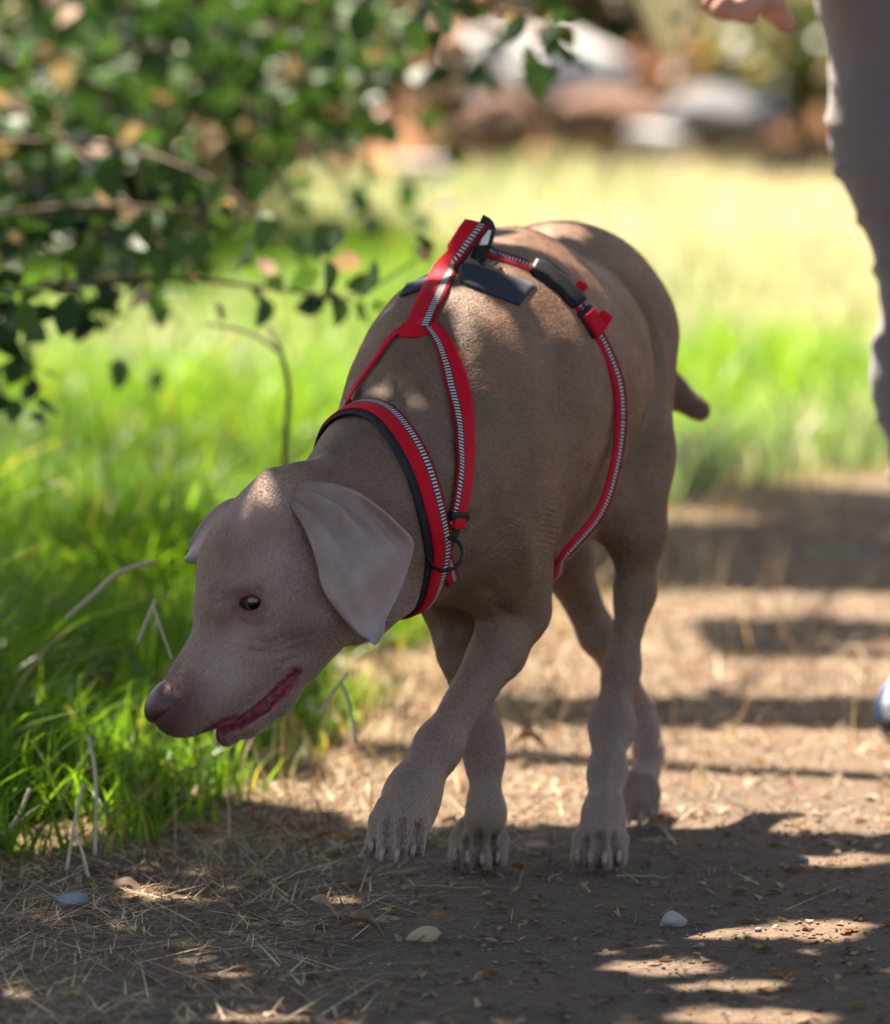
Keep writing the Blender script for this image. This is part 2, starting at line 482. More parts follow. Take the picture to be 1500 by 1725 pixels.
# ------------------------------------------------------------------ grass
def blades(bx, by, h, w, lean, curl, nseg=4):
    N = len(bx); ang = rng.uniform(0, 2 * math.pi, N); z0 = ground_z(bx, by) - .004
    ld = rng.uniform(0, 2 * math.pi, N); t = np.linspace(0, 1, nseg + 1)
    off = (lean[:, None] * t + curl[:, None] * t ** 2.4) * h[:, None]
    up = h[:, None] * (t - .28 * np.clip(curl, 0, 2)[:, None] * t ** 3)
    cx = bx[:, None] + np.cos(ld)[:, None] * off; cy = by[:, None] + np.sin(ld)[:, None] * off; cz = z0[:, None] + up
    ww = (w[:, None] * (1 - t ** 1.6) + .0002) * .5; sx, sy = np.cos(ang), np.sin(ang)
    A = np.stack([cx - sx[:, None] * ww, cy - sy[:, None] * ww, cz], 2); B = np.stack([cx + sx[:, None] * ww, cy + sy[:, None] * ww, cz], 2)
    V = np.stack([A, B], 2).reshape(-1, 3); k = 2 * (nseg + 1)
    q = np.array([(2 * i, 2 * i + 1, 2 * i + 3, 2 * i + 2) for i in range(nseg)])
    return V, ((np.arange(N) * k)[:, None, None] + q[None]).reshape(-1, 4), k
def grass(name, label, bx, by, h, w, lean, curl, mat, tint, nseg=4):
    V, Fq, k = blades(bx, by, h, w, lean, curl, nseg); o = mesh_obj(name, V, Fq, mat, None); set_attr(o.data, 'tint', np.repeat(tint, k))
    tag(o, label, None, None, 'stuff'); return o
M_GRASS = leaf_material('fresh green grass', (.028, .082, .010), (.13, .23, .026), .58, (1.95, 1.9, .45), .38, (.26, .22, .09))
M_FIELD = leaf_material('pale field grass', (.075, .125, .032), (.24, .28, .12), .48, (1.28, 1.5, 1.2), .45, (.45, .36, .235))
M_STRAW = leaf_material('dry straw', (.09, .060, .034), (.42, .285, .14), .2, (1.3, 1.2, .9), .6, (.66, .54, .36))
# tall clumps on the left of the dog
def area(x0, x1, y0, y1, N, cond):
    bx, by = rng.uniform(x0, x1, N), rng.uniform(y0, y1, N); m = cond(bx, by); return bx[m], by[m]
bx, by = area(-1.25, .2, -.6, 2.6, 80000, lambda x, y: (edge_dist(x, y) > .02) & (rng.random(len(x)) < np.clip(edge_dist(x, y) * 4.5, 0, 1)) & (vnoise2(x, y, 6, 21) > .22))
ed = edge_dist(bx, by); N = len(bx)
long_ = rng.random(N) < .012
h = np.clip(.05 + .32 * np.clip(ed, 0, .55), .05, .20) * np.where(long_, rng.uniform(1.5, 2.1, N), rng.uniform(.4, 1.35, N)) * (.7 + .6 * vnoise2(bx, by, 3, 22))
tint = np.clip(rng.beta(2, 2.5, N) * .8 + .25 * (vnoise2(bx, by, 2.5, 23) - .5), 0, .78); tint = np.where(rng.random(N) < .05 + .25 * np.exp(-ed / .06), 1.0, tint)
grass('grass', 'tall green grass growing left of the path beside the dog', bx, by, h, rng.uniform(.0028, .0074, N) * np.where(long_, 1.3, 1), rng.normal(0, .38, N), rng.uniform(.0, 1.0, N) * np.where(long_, 1.3, 1), M_GRASS, tint, 5)
bx, by = area(-2.2, .5, 2.4, 9.0, 60000, lambda x, y: (edge_dist(x, y) > .05) & (x < .28 - .06 * (y - 2.4)) & (np.abs(x) < .35 + (y + 6) * .09))
N = len(bx); pn = vnoise2(bx, by, 1.1, 36)
grass('grass_bank', 'lush green grass rising behind the dog neck under the shrub', bx, by, rng.uniform(.10, .27, N) * (.6 + .7 * vnoise2(bx, by, 1.6, 37)), rng.uniform(.005, .011, N), rng.normal(0, .32, N), rng.uniform(.1, .9, N), M_GRASS,
      np.where(rng.random(N) < .05, 1.0, np.clip(rng.beta(2, 2.2, N) * .75 + .35 * (pn - .5), 0, .78)), 4)
# field
bx, by = area(-2.6, 3.2, 2.0, 13.4, 120000, lambda x, y: (edge_dist(x, y) > .12) & (rng.random(len(x)) < .15 + .85 * np.clip(1.3 - y / 14, .25, 1)) & (np.abs(x) < .35 + (y + 6) * .105))
N = len(bx); pn = vnoise2(bx, by, .9, 31)
h = rng.uniform(.06, .20, N) * (.6 + .8 * vnoise2(bx, by, 1.3, 32))
tint = np.clip(.25 + .6 * rng.random(N) * (.4 + pn), 0, .8); tint = np.where(rng.random(N) < .14 + .55 * np.clip(pn - .38, 0, 1) * 2 + .55 * np.clip((bx - .1) * 1.2, 0, 1) * (by > 5.5) + .06 * (by > 8), 1.0, tint)
grass('meadow', 'sunlit pale green meadow stretching behind the dog', bx, by, h, rng.uniform(.006, .013, N), rng.normal(0, .3, N), rng.uniform(.1, .8, N), M_FIELD, tint, 3)
# the same meadow carried on to either side of the view
bx, by = area(-9, 9, -1.5, 13.6, 150000, lambda x, y: (edge_dist(x, y) > .1) & (rng.random(len(x)) < np.clip(1.2 - np.hypot(x, y - 3) / 12, .2, 1)) & (np.abs(x) > np.where(y < 2.4, 1.2, .34 + (y + 6) * .10)))
N = len(bx)
grass('outer_meadow', 'wide meadow grass spreading out on both sides beyond the path', bx, by, rng.uniform(.10, .28, N) * (.6 + .6 * vnoise2(bx, by, 1.1, 41)), rng.uniform(.010, .020, N), rng.normal(0, .4, N), rng.uniform(.1, 1.0, N), M_FIELD,
      np.where(rng.random(N) < .2, 1.0, rng.uniform(.1, .8, N)), 3)
# bright green tuft behind the tail
bx, by = area(.05, 1.6, 3.5, 6.2, 15000, lambda x, y: (edge_dist(x, y) > .25) & (np.exp(-((x - .72) / .34) ** 2 - ((y - 5.1) / .7) ** 2) + np.exp(-((x - .2) / .2) ** 2 - ((y - 4.6) / .6) ** 2) > rng.random(len(x)) * 1.1 + .1))
N = len(bx)
grass('grass_tuft', 'brighter green grass patch behind the dog tail at the path edge', bx, by, rng.uniform(.10, .24, N), rng.uniform(.006, .011, N), rng.normal(0, .3, N), rng.uniform(.1, .8, N), M_GRASS, rng.uniform(.3, .8, N), 3)
# straw and dry litter along the border and over the path
bx, by = area(-1.2, 1.3, -1.1, 3.6, 170000, lambda x, y: rng.random(len(x)) < np.where(edge_dist(x, y) > 0, np.exp(-edge_dist(x, y) / .25) * .9, np.exp(edge_dist(x, y) / np.where(y < .35, np.where(x < -.08, .42, .15), .16)) * .95 + .10 * (y > .3)))
N = len(bx); lying = rng.random(N) < np.where(by < .0, 1.1, np.where(by < .3, .99, .94))
V, Fq, k = blades(bx, by, rng.uniform(.03, .12, N) * np.where(lying, .20, 1.0), rng.uniform(.0012, .0034, N), np.where(lying, rng.normal(0, 4.0, N), rng.normal(0, .5, N)), rng.uniform(0, .5, N), 3)
o = mesh_obj('straw', V, Fq, M_STRAW); set_attr(o.data, 'tint', np.repeat(rng.random(N), k)); tag(o, 'dry straw litter scattered along the path border', kind='stuff')
# ------------------------------------------------------------------ leafy shrub at the upper left
M_SHRUB = leaf_material('rounded shrub leaf', (.010, .026, .013), (.060, .115, .026), .18, (1.7, 1.9, 1.0), .50, (.36, .23, .17), .2)
M_DRY = leaf_material('dry fallen leaf', (.15, .085, .048), (.36, .23, .135), .25, (1.4, 1.1, .9), .6, (.62, .55, .46))
nt = NT('reddish twig bark'); pt = nt.objc(); nt.base(nt.ramp(nt.noise(60, 3, .6, pt), [(.3, (.05, .026, .019)), (.7, (.14, .08, .055))]), .75, .25); M_TWIG = nt.m
shrub = empty('shrub', (-1.25, 2.3, 0)); tag(shrub, 'leafy shrub with round dark leaves arching over the grass from the left edge', 'shrub')
base = np.array([-1.25, 2.3, -.02])
BR = [
    [(-260, 330, 2.4), (60, 130, 2.2), (380, 60, 2.0), (690, 18, 1.9), (880, 70, 1.9)],
    [(-260, 560, 2.0), (50, 486, 1.5), (170, 478, 1.4), (300, 470, 1.4), (480, 488, 1.4), (590, 500, 1.4), (716, 430, 1.4)],
    [(-240, 260, 2.3), (120, 240, 2.1), (330, 290, 1.9), (470, 400, 1.8), (520, 460, 1.8)],
    [(-200, 80, 2.6), (250, 120, 2.4), (540, 230, 2.2), (650, 310, 2.1)],
    [(-200, 420, 2.2), (80, 300, 2.0), (240, 240, 2.0), (450, 190, 2.0), (560, 160, 2.0)],
    [(150, -160, 2.2), (420, 20, 2.0), (600, 130, 1.9), (760, 140, 1.9)],
    [(-220, 640, 1.9), (10, 540, 1.3), (45, 480, 1.25)],
    [(-200, -60, 2.8), (100, -20, 2.6), (330, 40, 2.5), (560, 30, 2.4)],
    [(-200, 180, 2.6), (40, 190, 2.5), (200, 330, 2.2), (280, 420, 2.1), (330, 450, 2.1)],
    [(500, -150, 2.0), (700, -20, 1.8), (900, 20, 1.8), (930, 110, 1.8)],
    [(-200, -20, 2.3), (60, 60, 2.1), (180, 180, 2.0), (300, 230, 1.9)],
    [(-200, 330, 1.9), (40, 400, 1.7), (150, 470, 1.6), (190, 560, 1.55)],
    [(-180, 520, 1.5), (20, 580, 1.4), (60, 660, 1.35)],
    [(80, 300, 2.0), (180, 400, 1.9), (240, 480, 1.8), (260, 540, 1.8)],
    [(-150, 400, 1.7), (90, 350, 1.7), (260, 350, 1.7), (380, 360, 1.7)],
]
lp, lt, lb = [], [], []
for k_, br in enumerate(BR):
    if k_ in (0, 3, 4, 5, 7, 10): br = [(q[0], q[1], q[2] + 1.3) for q in br]
    p = np.array([P(*q) for q in br]); root = base + np.array([.10 * (k_ % 4), .12 * (k_ % 3), 0])
    if br[0][1] < -100: start = np.array([root + [0, 0, 0], P(br[0][0] - 500, br[0][1] - 300, br[0][2])])
    else: start = np.array([root, root * .45 + p[0] * .55 + np.array([-.12, 0, .12])])
    path = catmull(np.vstack([start, p]), 9)
    v, f = tube_mesh(path, np.linspace(.0065, .0016, len(path)), 7); mesh_obj('branch', v, f, M_TWIG, shrub)
    n0 = 14; dense = 12 if k_ in (0, 3, 4, 5, 7, 10) else 5
    for i in range(n0, len(path)):
        for _ in range(dense if k_ not in (1, 2, 6, 8, 9) else (2 if k_ in (1, 2) else 3)):
            if rng.random() < .40 or (path[i][0] > -.02 and k_ != 9 and rng.random() < .6): continue
            d = rng.normal(0, 1, 3); d[2] -= .35; d = nrm(d)
            spread = .12 if dense == 12 else .022
            o_ = rng.normal(0, spread, 3) * (1, 1.5, .9)
            q_ = path[i] + o_; pu, pv_ = proj(q_)
            if pv_ > 235 and pu > 60 and rng.random() < .55: continue
            lp.append(q_); lt.append(d); lb.append(k_)
# a few leaves placed where the photograph shows them singly
for (px, py, y) in ((548, 462, 1.4), (553, 512, 1.4), (632, 460, 1.4), (445, 385, 1.7), (350, 415, 1.7), (296, 318, 1.8), (445, 300, 1.8), (540, 395, 1.6), (570, 400, 1.6), (905, 122, 1.8), (690, 60, 1.8), (730, 25, 1.8), (240, 290, 1.9), (165, 300, 1.9),
                     (40, 530, 1.25), (120, 520, 1.35), (235, 380, 1.8), (420, 420, 1.7), (885, 45, 1.8), (940, 40, 1.8), (620, 30, 1.8), (270, 440, 1.7), (310, 420, 1.7), (708, 428, 1.4)):
    lp.append(P(px, py - 22, y - .35)); d = np.array([rng.normal(0, .35), rng.normal(0, .25), -1.0]); lt.append(nrm(d)); lb.append(99)
lp = np.array(lp); lt = np.array(lt); lb = np.array(lb); N = len(lp)
size = np.where(lb == 99, rng.uniform(.046, .058, N), rng.uniform(.028, .050, N)); size = size * np.where(lp[:, 1] > 2.9, 1.2, 1.0); tint = np.clip(rng.beta(2, 3, N), 0, .75); tint = np.where(rng.random(N) < .18, .75, tint); tint[(rng.random(N) < .09) & (lb != 99)] = 1.0  # a share of leaves tinted brighter to stand for sunlit ones
roll = rng.normal(0, .7, N); roll[lb == 99] = math.pi / 2 + rng.normal(0, .35, (lb == 99).sum())
D_, S_, N_ = rot_from(lt, roll)
u_, w_ = proj(lp); inside = (u_ > -20) & (u_ < 1500) & (w_ > -20) & (w_ < 900)
order = np.argsort(-(size / (lp[:, 1] + 6)) * np.where(inside, 1, .01) - (lb == 99) * 10)
one, rest = order[:300], order[300:]
lv, lf = leaf_shape(1, .74, .22, 6)
variants = []
for k_ in range(10):
    me = mesh_data('leaf', lv * np.array([1, rng.uniform(.85, 1.1), rng.uniform(.4, 1.5)]), lf, [M_SHRUB]); set_attr(me, 'tint', np.full(len(lv), [.05, .15, .25, .35, .45, .55, .7, .2, .4, 1.0][k_])); variants.append(me)
for i in one:
    vi = 9 if tint[i] == 1 else min(8, int(tint[i] * 12)) if tint[i] < .7 else 6
    o = bpy.data.objects.new('leaf', variants[vi]); link(o)
    M = Matrix(np.stack([D_[i], S_[i], N_[i]], 1) * size[i]).to_4x4(); M.translation = Vector(lp[i])
    o.parent = shrub; o.matrix_parent_inverse = shrub.matrix_world.inverted(); o.matrix_world = M
v, f = scatter(lv, lf, lp[rest], (D_[rest], S_[rest], N_[rest]), size[rest]); o = mesh_obj('foliage', v, f, M_SHRUB, shrub)
set_attr(o.data, 'tint', np.repeat(tint[rest], len(lv))); tag(o, kind='stuff')

M_OLIVE = leaf_material('olive shrub leaf', (.04, .055, .02), (.10, .12, .04), .25, (1.8, 1.8, .6), .45, (.30, .18, .09))
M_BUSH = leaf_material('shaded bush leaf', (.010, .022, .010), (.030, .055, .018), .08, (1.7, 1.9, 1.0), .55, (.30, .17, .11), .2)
def bush(name, label, cat, c, r, nleaf, lsize, mat, trunk_base, seed_=0, tmax=.75, dry=.06, group=None):
    root = empty(name, trunk_base); tag(root, label, cat, group); c = np.asarray(c, float)
    stems = []
    for k_ in range(5):
        tip = c + rng.normal(0, .45, 3) * r; stems.append(tube_mesh(catmull([np.array(trunk_base), (np.array(trunk_base) * .5 + tip * .5) + rng.normal(0, .05, 3), tip], 6), np.linspace(.03, .006, 13), 6))
    mesh_obj('trunk', *merge_meshes(stems), M_BARK, root)
    # leaves gathered in clumps so that gaps stay open
    nc = 46; cc = c + np.array([nrm(rng.normal(0, 1, 3)) * rng.uniform(.45, 1.0) for _ in range(nc)]) * r
    ci = rng.integers(0, nc, nleaf); pos = cc[ci] + rng.normal(0, .17, (nleaf, 3)) * r
    d = rng.normal(0, 1, (nleaf, 3)); d[:, 2] -= .3
    v, f = scatter(lv0, lf0, pos, rot_from(d, rng.normal(0, .9, nleaf)), rng.uniform(.7, 1.3, nleaf) * lsize)
    o = mesh_obj('foliage', v, f, mat, root); t_ = np.clip(rng.beta(2, 3, nleaf) * .6 + .3 * (ci % 5) / 5, 0, tmax); t_[rng.random(nleaf) < dry] = 1
    set_attr(o.data, 'tint', np.repeat(t_, len(lv0))); tag(o, kind='stuff')
lv0, lf0 = leaf_shape(1, .66, .2, 3)
def at(px, py, y): return P(px, py, y)
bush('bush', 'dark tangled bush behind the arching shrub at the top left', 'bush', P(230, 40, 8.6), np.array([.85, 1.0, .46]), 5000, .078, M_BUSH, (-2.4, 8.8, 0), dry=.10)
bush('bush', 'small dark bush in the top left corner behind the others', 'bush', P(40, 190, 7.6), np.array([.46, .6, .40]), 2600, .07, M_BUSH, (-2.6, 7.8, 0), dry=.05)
bush('bush', 'olive bush on the bank right of the grey boulders', 'bush', P(1330, 90, 13.2), np.array([.34, .5, .22]), 1500, .075, M_OLIVE, (1.35, 13.3, .0), dry=.15)
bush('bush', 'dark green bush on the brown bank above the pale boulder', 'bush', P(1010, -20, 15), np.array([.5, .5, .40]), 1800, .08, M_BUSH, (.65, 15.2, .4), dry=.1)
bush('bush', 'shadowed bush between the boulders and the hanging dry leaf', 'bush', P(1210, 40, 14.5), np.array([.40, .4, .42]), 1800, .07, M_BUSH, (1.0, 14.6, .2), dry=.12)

# ------------------------------------------------------------------ boulders below the bank
def rock_mesh(c, r, seed, n_=22, rough=.42, flat=.15):
    vs, fs = [], []; c = np.asarray(c, float)
    bm = bmesh.new(); bmesh.ops.create_icosphere(bm, subdivisions=n_, radius=1)
    d = np.array([v.co[:] for v in bm.verts]); F_ = np.array([[v.index for v in f.verts] for f in bm.faces]); bm.free()
    k = 1 + rough * lattice3(d, 1.5, seed) + rough * .5 * lattice3(d, 3.6, seed + 3) + rough * .16 * lattice3(d, 10, seed + 5)
    rs = np.random.default_rng(seed)
    for _ in range(12):                                              # broken faces
        nrm_ = nrm(rs.normal(0, 1, 3)); off = rs.uniform(.62, .85); q = d @ nrm_ * k; k = np.where(q > off, k * (off + (q - off) * .18) / q, k)
    v = c + d * k[:, None] * np.asarray(r); return v, F_
def lattice3(p, s, seed):
    q = p * s + seed * 17.3; i = np.floor(q).astype(int); f = q - i; f = f * f * (3 - 2 * f); out = 0
    for c in range(8):
        o = np.array([(c >> 2) & 1, (c >> 1) & 1, c & 1]); w = np.prod(np.where(o, f, 1 - f), axis=1); k = i + o
        h = np.sin(k[:, 0] * 127.1 + k[:, 1] * 311.7 + k[:, 2] * 74.7) * 43758.5453
        out = out + w * (h - np.floor(h))
    return out * 2 - 1
def stone_mat(name, a, b):
    n = NT(name); p = n.objc(); q = n.noise(9, 5, .65, p); n.base(n.ramp(q, [(.3, a), (.7, b)]), .9, .2, n.bump(n.noise(40, 4, .6, p), .5, .01)); return n.m
M_PALE = stone_mat('pale grey stone', (.24, .23, .22), (.48, .46, .44)); M_BRN = stone_mat('brown stone', (.07, .040, .027), (.22, .125, .08)); M_GRY = stone_mat('grey stone', (.08, .08, .09), (.18, .18, .18))
for args in ((P(815, 150, 12.9), .34, 'dry brown brush between the shrub branches and the brown boulder', (.2, 13.0, 0)), (P(1090, 175, 12.8), .26, 'dry brown brush between the pale boulder and the long grey boulder', (.8, 12.9, 0)), (P(960, 15, 15.2), .42, 'dry brush hanging over the pale boulder on the bank', (.5, 15.4, .5))):
    bush('dry_bush', args[2], 'bush', args[0], np.array([1, .8, .7]) * args[1], 900, .07, M_DRY, args[3], tmax=.6, dry=.02)
for (lab, px, py, y, rx, rz, m_, sd) in (
    ('large pale boulder resting on the brown rocks', 912, 122, 12.4, 165, 90, M_PALE, 3), ('brown boulder half buried left under the pale boulder', 830, 212, 12.0, 80, 70, M_BRN, 4),
    ('dark brown boulder right under the pale boulder', 1010, 218, 12.0, 110, 62, M_BRN, 5), ('long grey boulder at the foot of the olive bush', 1210, 196, 12.6, 130, 62, M_GRY, 6),
    ('small cream stone lying in the meadow left of the rocks', 715, 284, 10.5, 48, 22, M_PALE, 8), ('pinkish stone between the shrub branches and the pale boulder', 775, 130, 12.8, 70, 46, M_BRN, 9),
    ('flat pale stone in front of the long grey boulder', 1110, 238, 11.4, 60, 24, M_PALE, 12)):
    c = P(px, py, y); v, f = rock_mesh(c, (S(rx, y), S(rx, y) * .8, S(rz, y)), sd, 4)
    o = mesh_obj('boulder', v, f, m_); tag(o, lab, 'boulder')
# cream dry leaf hanging from a twig at the top edge
n = NT('cream dry leaf'); n.base(n.ramp(n.noise(25, 3, .6, n.objc()), [(.3, (.72, .62, .44)), (.7, (.86, .79, .62))]), .6, .2); n.translucent((.97, .88, .66), .7)
hl = empty('dry_leaf', P(1122, -60, 4.0)); tag(hl, 'large cream dry leaf hanging down at the top edge', 'dry leaf')
v, f = leaf_shape(S(205, 4), S(98, 4), .3, 12); c = P(1112, -108, 4.0); Mx = np.array([[.08, -.1, -1], [1, .1, .08], [.1, -1, .1]]); v = v * np.array([1, 1, -.6]) @ Mx + c
o = mesh_obj('blade', v, f, n.m, hl); sm = o.modifiers.new('thick', 'SOLIDIFY'); sm.thickness = .0015
v, f = tube_mesh(catmull([c, c + np.array([-.02, .02, .35]), np.array([.1, 3.6, 2.2]), np.array([-.4, 3.0, 3.4])], 8), np.linspace(.002, .008, 25), 6); mesh_obj('stem', v, f, M_TWIG, hl)
# dead stem standing in the grass behind the dog's head
ds = empty('dead_stem', P(480, 790, 1.2)); tag(ds, 'thin reddish dead stem standing in the grass behind the dog neck', 'stem')
v, f = tube_mesh(catmull([P(484, 1000, 1.2), P(480, 780, 1.2), P(486, 660, 1.2), P(472, 590, 1.22), P(452, 548, 1.25)], 8), np.linspace(.0042, .0024, 33), 8); mesh_obj('stalk', v, f, M_TWIG, ds)
v, f = tube_mesh(catmull([P(472, 592, 1.22), P(420, 560, 1.25), P(345, 545, 1.3)], 8), np.linspace(.003, .0015, 17), 6); mesh_obj('side_twig', v, f, M_TWIG, ds)
# ------------------------------------------------------------------ the dog
DF = nrm([-.36, -.93, 0]); DL = nrm([.93, -.36, 0]); DZ = np.array([0, 0, 1.0])
MB = np.array([DF, DL, DZ])

def tilt(M, ang):                 # pitch the body axes (nose down positive)
    c, s = math.cos(ang), math.sin(ang)
    return np.array([M[0] * c - M[2] * s, M[1], M[2] * c + M[0] * s])

def rc(a, b, r1, r2, k=.02):      # pixel based tapered capsule: a = (px, py, depth), radius in pixels
    return RC(P(*a), P(*b), S(r1, a[2]), S(r2, b[2]), k)

MT = tilt(MB, math.radians(12))
torso = [
    EL(P(850, 692, .06), (.25, .124, .158), MT, .03),          # rib cage
    EL(P(908, 645, .24), (.22, .122, .138), MT, .06),          # loin and belly
    EL(P(945, 572, .41), (.17, .126, .138), MB, .03),          # croup
    RC(P(768, 560, -.02), P(852, 474, .20), S(55, 0), S(82, .2), .07),   # withers ridge
    EL(P(800, 745, -.06), (.10, .060, .130), tilt(MB, -.35), .05),        # left shoulder blade
    EL(P(700, 672, .02), (.09, .050, .115), tilt(MB, -.35), .06),       # right shoulder blade
    EL(P(752, 880, -.10), (.075, .085, .085), MB, .06),        # breast
    EL(P(850, 850, .08), (.17, .085, .085), MB, .06),          # brisket
    rc((745, 690, -.05), (664, 838, -.19), 128, 126, .06),      # neck
    rc((664, 838, -.19), (560, 925, -.27), 128, 112, .05),
    rc((700, 900, -.14), (600, 1005, -.27), 85, 76, .05),         # throat
    rc((680, 690, -.06), (572, 856, -.25), 68, 52, .05),         # crest of neck
]
# tail, docked, hanging behind the right thigh
tail = [rc((1030, 560, .53), (1120, 652, .62), 46, 27, .03), rc((1120, 652, .62), (1178, 690, .62), 27, 19, .02)]

# head, modelled symmetrically in its own frame (u forward, v left, w up)
HU = nrm([-.55, -.38, -.74]); HW = np.array([-.8, 0, .6]); HW = nrm(HW - HU * (HW @ HU)); HV = np.cross(HW, HU)
HO = P(450, 948, -.32); HM = np.array([HU, HV, HW])
def H(u, v, w): return HO + u * HU + v * HV + w * HW
def hrc(a, b, r1, r2, k=.015): return RC(H(*a), H(*b), r1, r2, k)
def hel(c, s, k=.015, rot=None):
    M = HM if rot is None else rot @ HM
    return EL(H(*c), s, M, k)
def rotm(ax, ang):
    return np.array(Matrix.Rotation(ang, 3, ax))
head = [
    hel((-.020, 0, .008), (.085, .060, .058), .03),
    hel((-.070, 0, .006), (.042, .034, .036), .03),               # occiput
    hrc((.018, 0, .020), (.060, 0, .009), .040, .032, .03),       # forehead
    hrc((.072, 0, -.008), (.186, 0, -.0125), .033, .0245, .025),   # bridge of nose
    hrc((.075, 0, -.035), (.176, 0, -.014), .037, .0205, .02),
    hrc((-.03, 0, -.070), (.060, 0, -.078), .048, .032, .03),     # throat and jaw root
]
for sgn in (1, -1):
    head += [
        hrc((.044, sgn * .032, .016), (.068, sgn * .026, .008), .019, .015, .02),   # brow
        hrc((-.060, sgn * .030, .036), (-.026, sgn * .052, .029), .0165, .015, .025),      # fold at the root of the ear
        hel((.010, sgn * .040, -.040), (.058, .026, .052), .03),                    # cheek muscle
        hrc((.040, sgn * .043, -.030), (.092, sgn * .031, -.034), .018, .015, .02), # cheek bone
        hrc((.088, sgn * .0085, -.056), (.164, sgn * .0085, -.0335), .030, .0200, .02),    # upper lips
        hel((.178, sgn * .010, -.0235), (.020, .014, .0155), .015),
    ]
jaw = [hrc((.030, 0, -.083), (.110, 0, -.0870), .029, .0165, .03), hrc((.110, 0, -.0870), (.175, 0, -.0700), .0165, .0110, .02),
       hrc((.04, .026, -.084), (.15, .011, -.083), .015, .010, .015), hrc((.04, -.026, -.084), (.15, -.011, -.083), .015, .010, .015)]

legs = {}
legs['fl'] = [
    rc((828, 800, -.10), (868, 1020, -.03), 92, 56, .04), rc((800, 900, -.13), (868, 1035, -.04), 60, 48, .03),
    rc((864, 1035, -.03), (840, 1096, -.07), 46, 47, .02), rc((840, 1096, -.07), (745, 1246, -.17), 47, 36, .02),
    rc((745, 1246, -.17), (735, 1268, -.18), 38, 37, .015), rc((735, 1265, -.18), (692, 1345, -.215), 36, 42, .02),
]
legs['fr'] = [
    rc((712, 880, -.06), (768, 1000, .05), 80, 58, .04), rc((762, 985, .05), (782, 1090, .04), 58, 46, .02),
    rc((782, 1090, .04), (812, 1238, .02), 45, 34, .02), rc((812, 1238, .02), (816, 1270, .02), 35, 34, .015),
    rc((816, 1270, .02), (819, 1372, .0), 32, 31, .02),
]
legs['hl'] = [
    rc((1025, 560, .36), (1054, 760, .22), 108, 72, .05), rc((1054, 760, .22), (1073, 900, .18), 68, 41, .04),
    rc((1010, 700, .28), (1055, 850, .20), 76, 46, .04),
    rc((1073, 900, .18), (1071, 1000, .185), 41, 33, .03), rc((1071, 1000, .185), (1046, 1130, .17), 33, 27, .02),
    rc((1046, 1130, .17), (1030, 1222, .15), 27, 31, .03), rc((1030, 1222, .15), (1024, 1300, .10), 32, 31, .03),
    rc((1046, 1218, .16), (1042, 1245, .155), 18, 17, .02),
    rc((1024, 1300, .10), (1017, 1375, .055), 31, 33, .02),
]
legs['hr'] = [
    rc((920, 760, .42), (945, 930, .34), 90, 50, .04), rc((948, 940, .34), (1008, 1070, .37), 44, 31, .03),
    rc((1010, 1070, .37), (1078, 1195, .43), 33, 25, .02), rc((1078, 1195, .43), (1092, 1270, .40), 25, 23, .015),
    rc((1092, 1230, .42), (1098, 1305, .38), 20, 18, .015),
    rc((1092, 1270, .40), (1080, 1325, .335), 24, 23, .015),
]

for L_ in legs.values():
    for p_ in L_:
        if max(p_.r1, p_.r2) < .036: p_.r1 -= .0024; p_.r2 -= .0024
        elif max(p_.r1, p_.r2) < .048: p_.r2 -= .0015

def toe_set(center, fw, lat, up, sc=1.0, k=.0035, drop=0):
    """four toes and the pads under them; returns primitives and claw roots (tip point, direction)"""
    pr = []; claws = []
    for o, adv, w in ((-.0225, -.011, .0118), (-.0078, .003, .0122), (.0078, .003, .0122), (.0225, -.011, .0118)):
        b = center + (lat * o * .70 - fw * .016 + up * .044) * sc
        m = center + (lat * o + fw * (.007 + adv) + up * .031) * sc
        t = center + (lat * o * 1.08 + fw * (.027 + adv) + up * .0115) * sc
        pr += [RC(b, m, w * sc * 1.02, w * sc, k * 1.6), RC(m, t, w * sc, w * sc * .90, k)]
        d = nrm(fw * .8 - up * .6)
        claws.append((t + (fw * w * .62 + up * w * .30) * sc, d, lat))
    return pr, claws

CLAWS = []
def add_paw(key, px, py, y, fw, sc, up=DZ, ground=True):
    c = P(px, py, y)
    if ground: c = G(px, py)
    fw = nrm(fw); lat = nrm(np.cross(up, fw)); up2 = np.cross(fw, lat)
    pr, cl = toe_set(c, fw, lat, up2, sc)
    legs[key] += pr; CLAWS.extend(cl)

add_paw('fr', 807, 1459, 0, [-.1, -1, 0], .96)
add_paw('hl', 1012, 1459, .0, [-.12, -1, 0], .92)
add_paw('fl', 672, 1426, -.235, [-.22, -.80, -.42], .93, up=nrm([0, -.3, 1]), ground=False)
add_paw('hr', 1075, 1352, .33, [-.2, -.75, -.9], .74, up=nrm([0, -.8, .6]), ground=False)
LEG_BRIDGE = {
    'fr': [rc((819, 1372, .0), (813, 1402, .018), 30, 30, .02)],
    'hl': [rc((1017, 1375, .055), (1016, 1402, .028), 32, 30, .02)],
    'fl': [rc((694, 1335, -.215), (680, 1385, -.238), 41, 45, .025)],
    'hr': [rc((1080, 1325, .335), (1076, 1345, .33), 24, 26, .02)],
}
for k_, v_ in LEG_BRIDGE.items(): legs[k_] = legs[k_][:-8] + v_ + legs[k_][-8:]

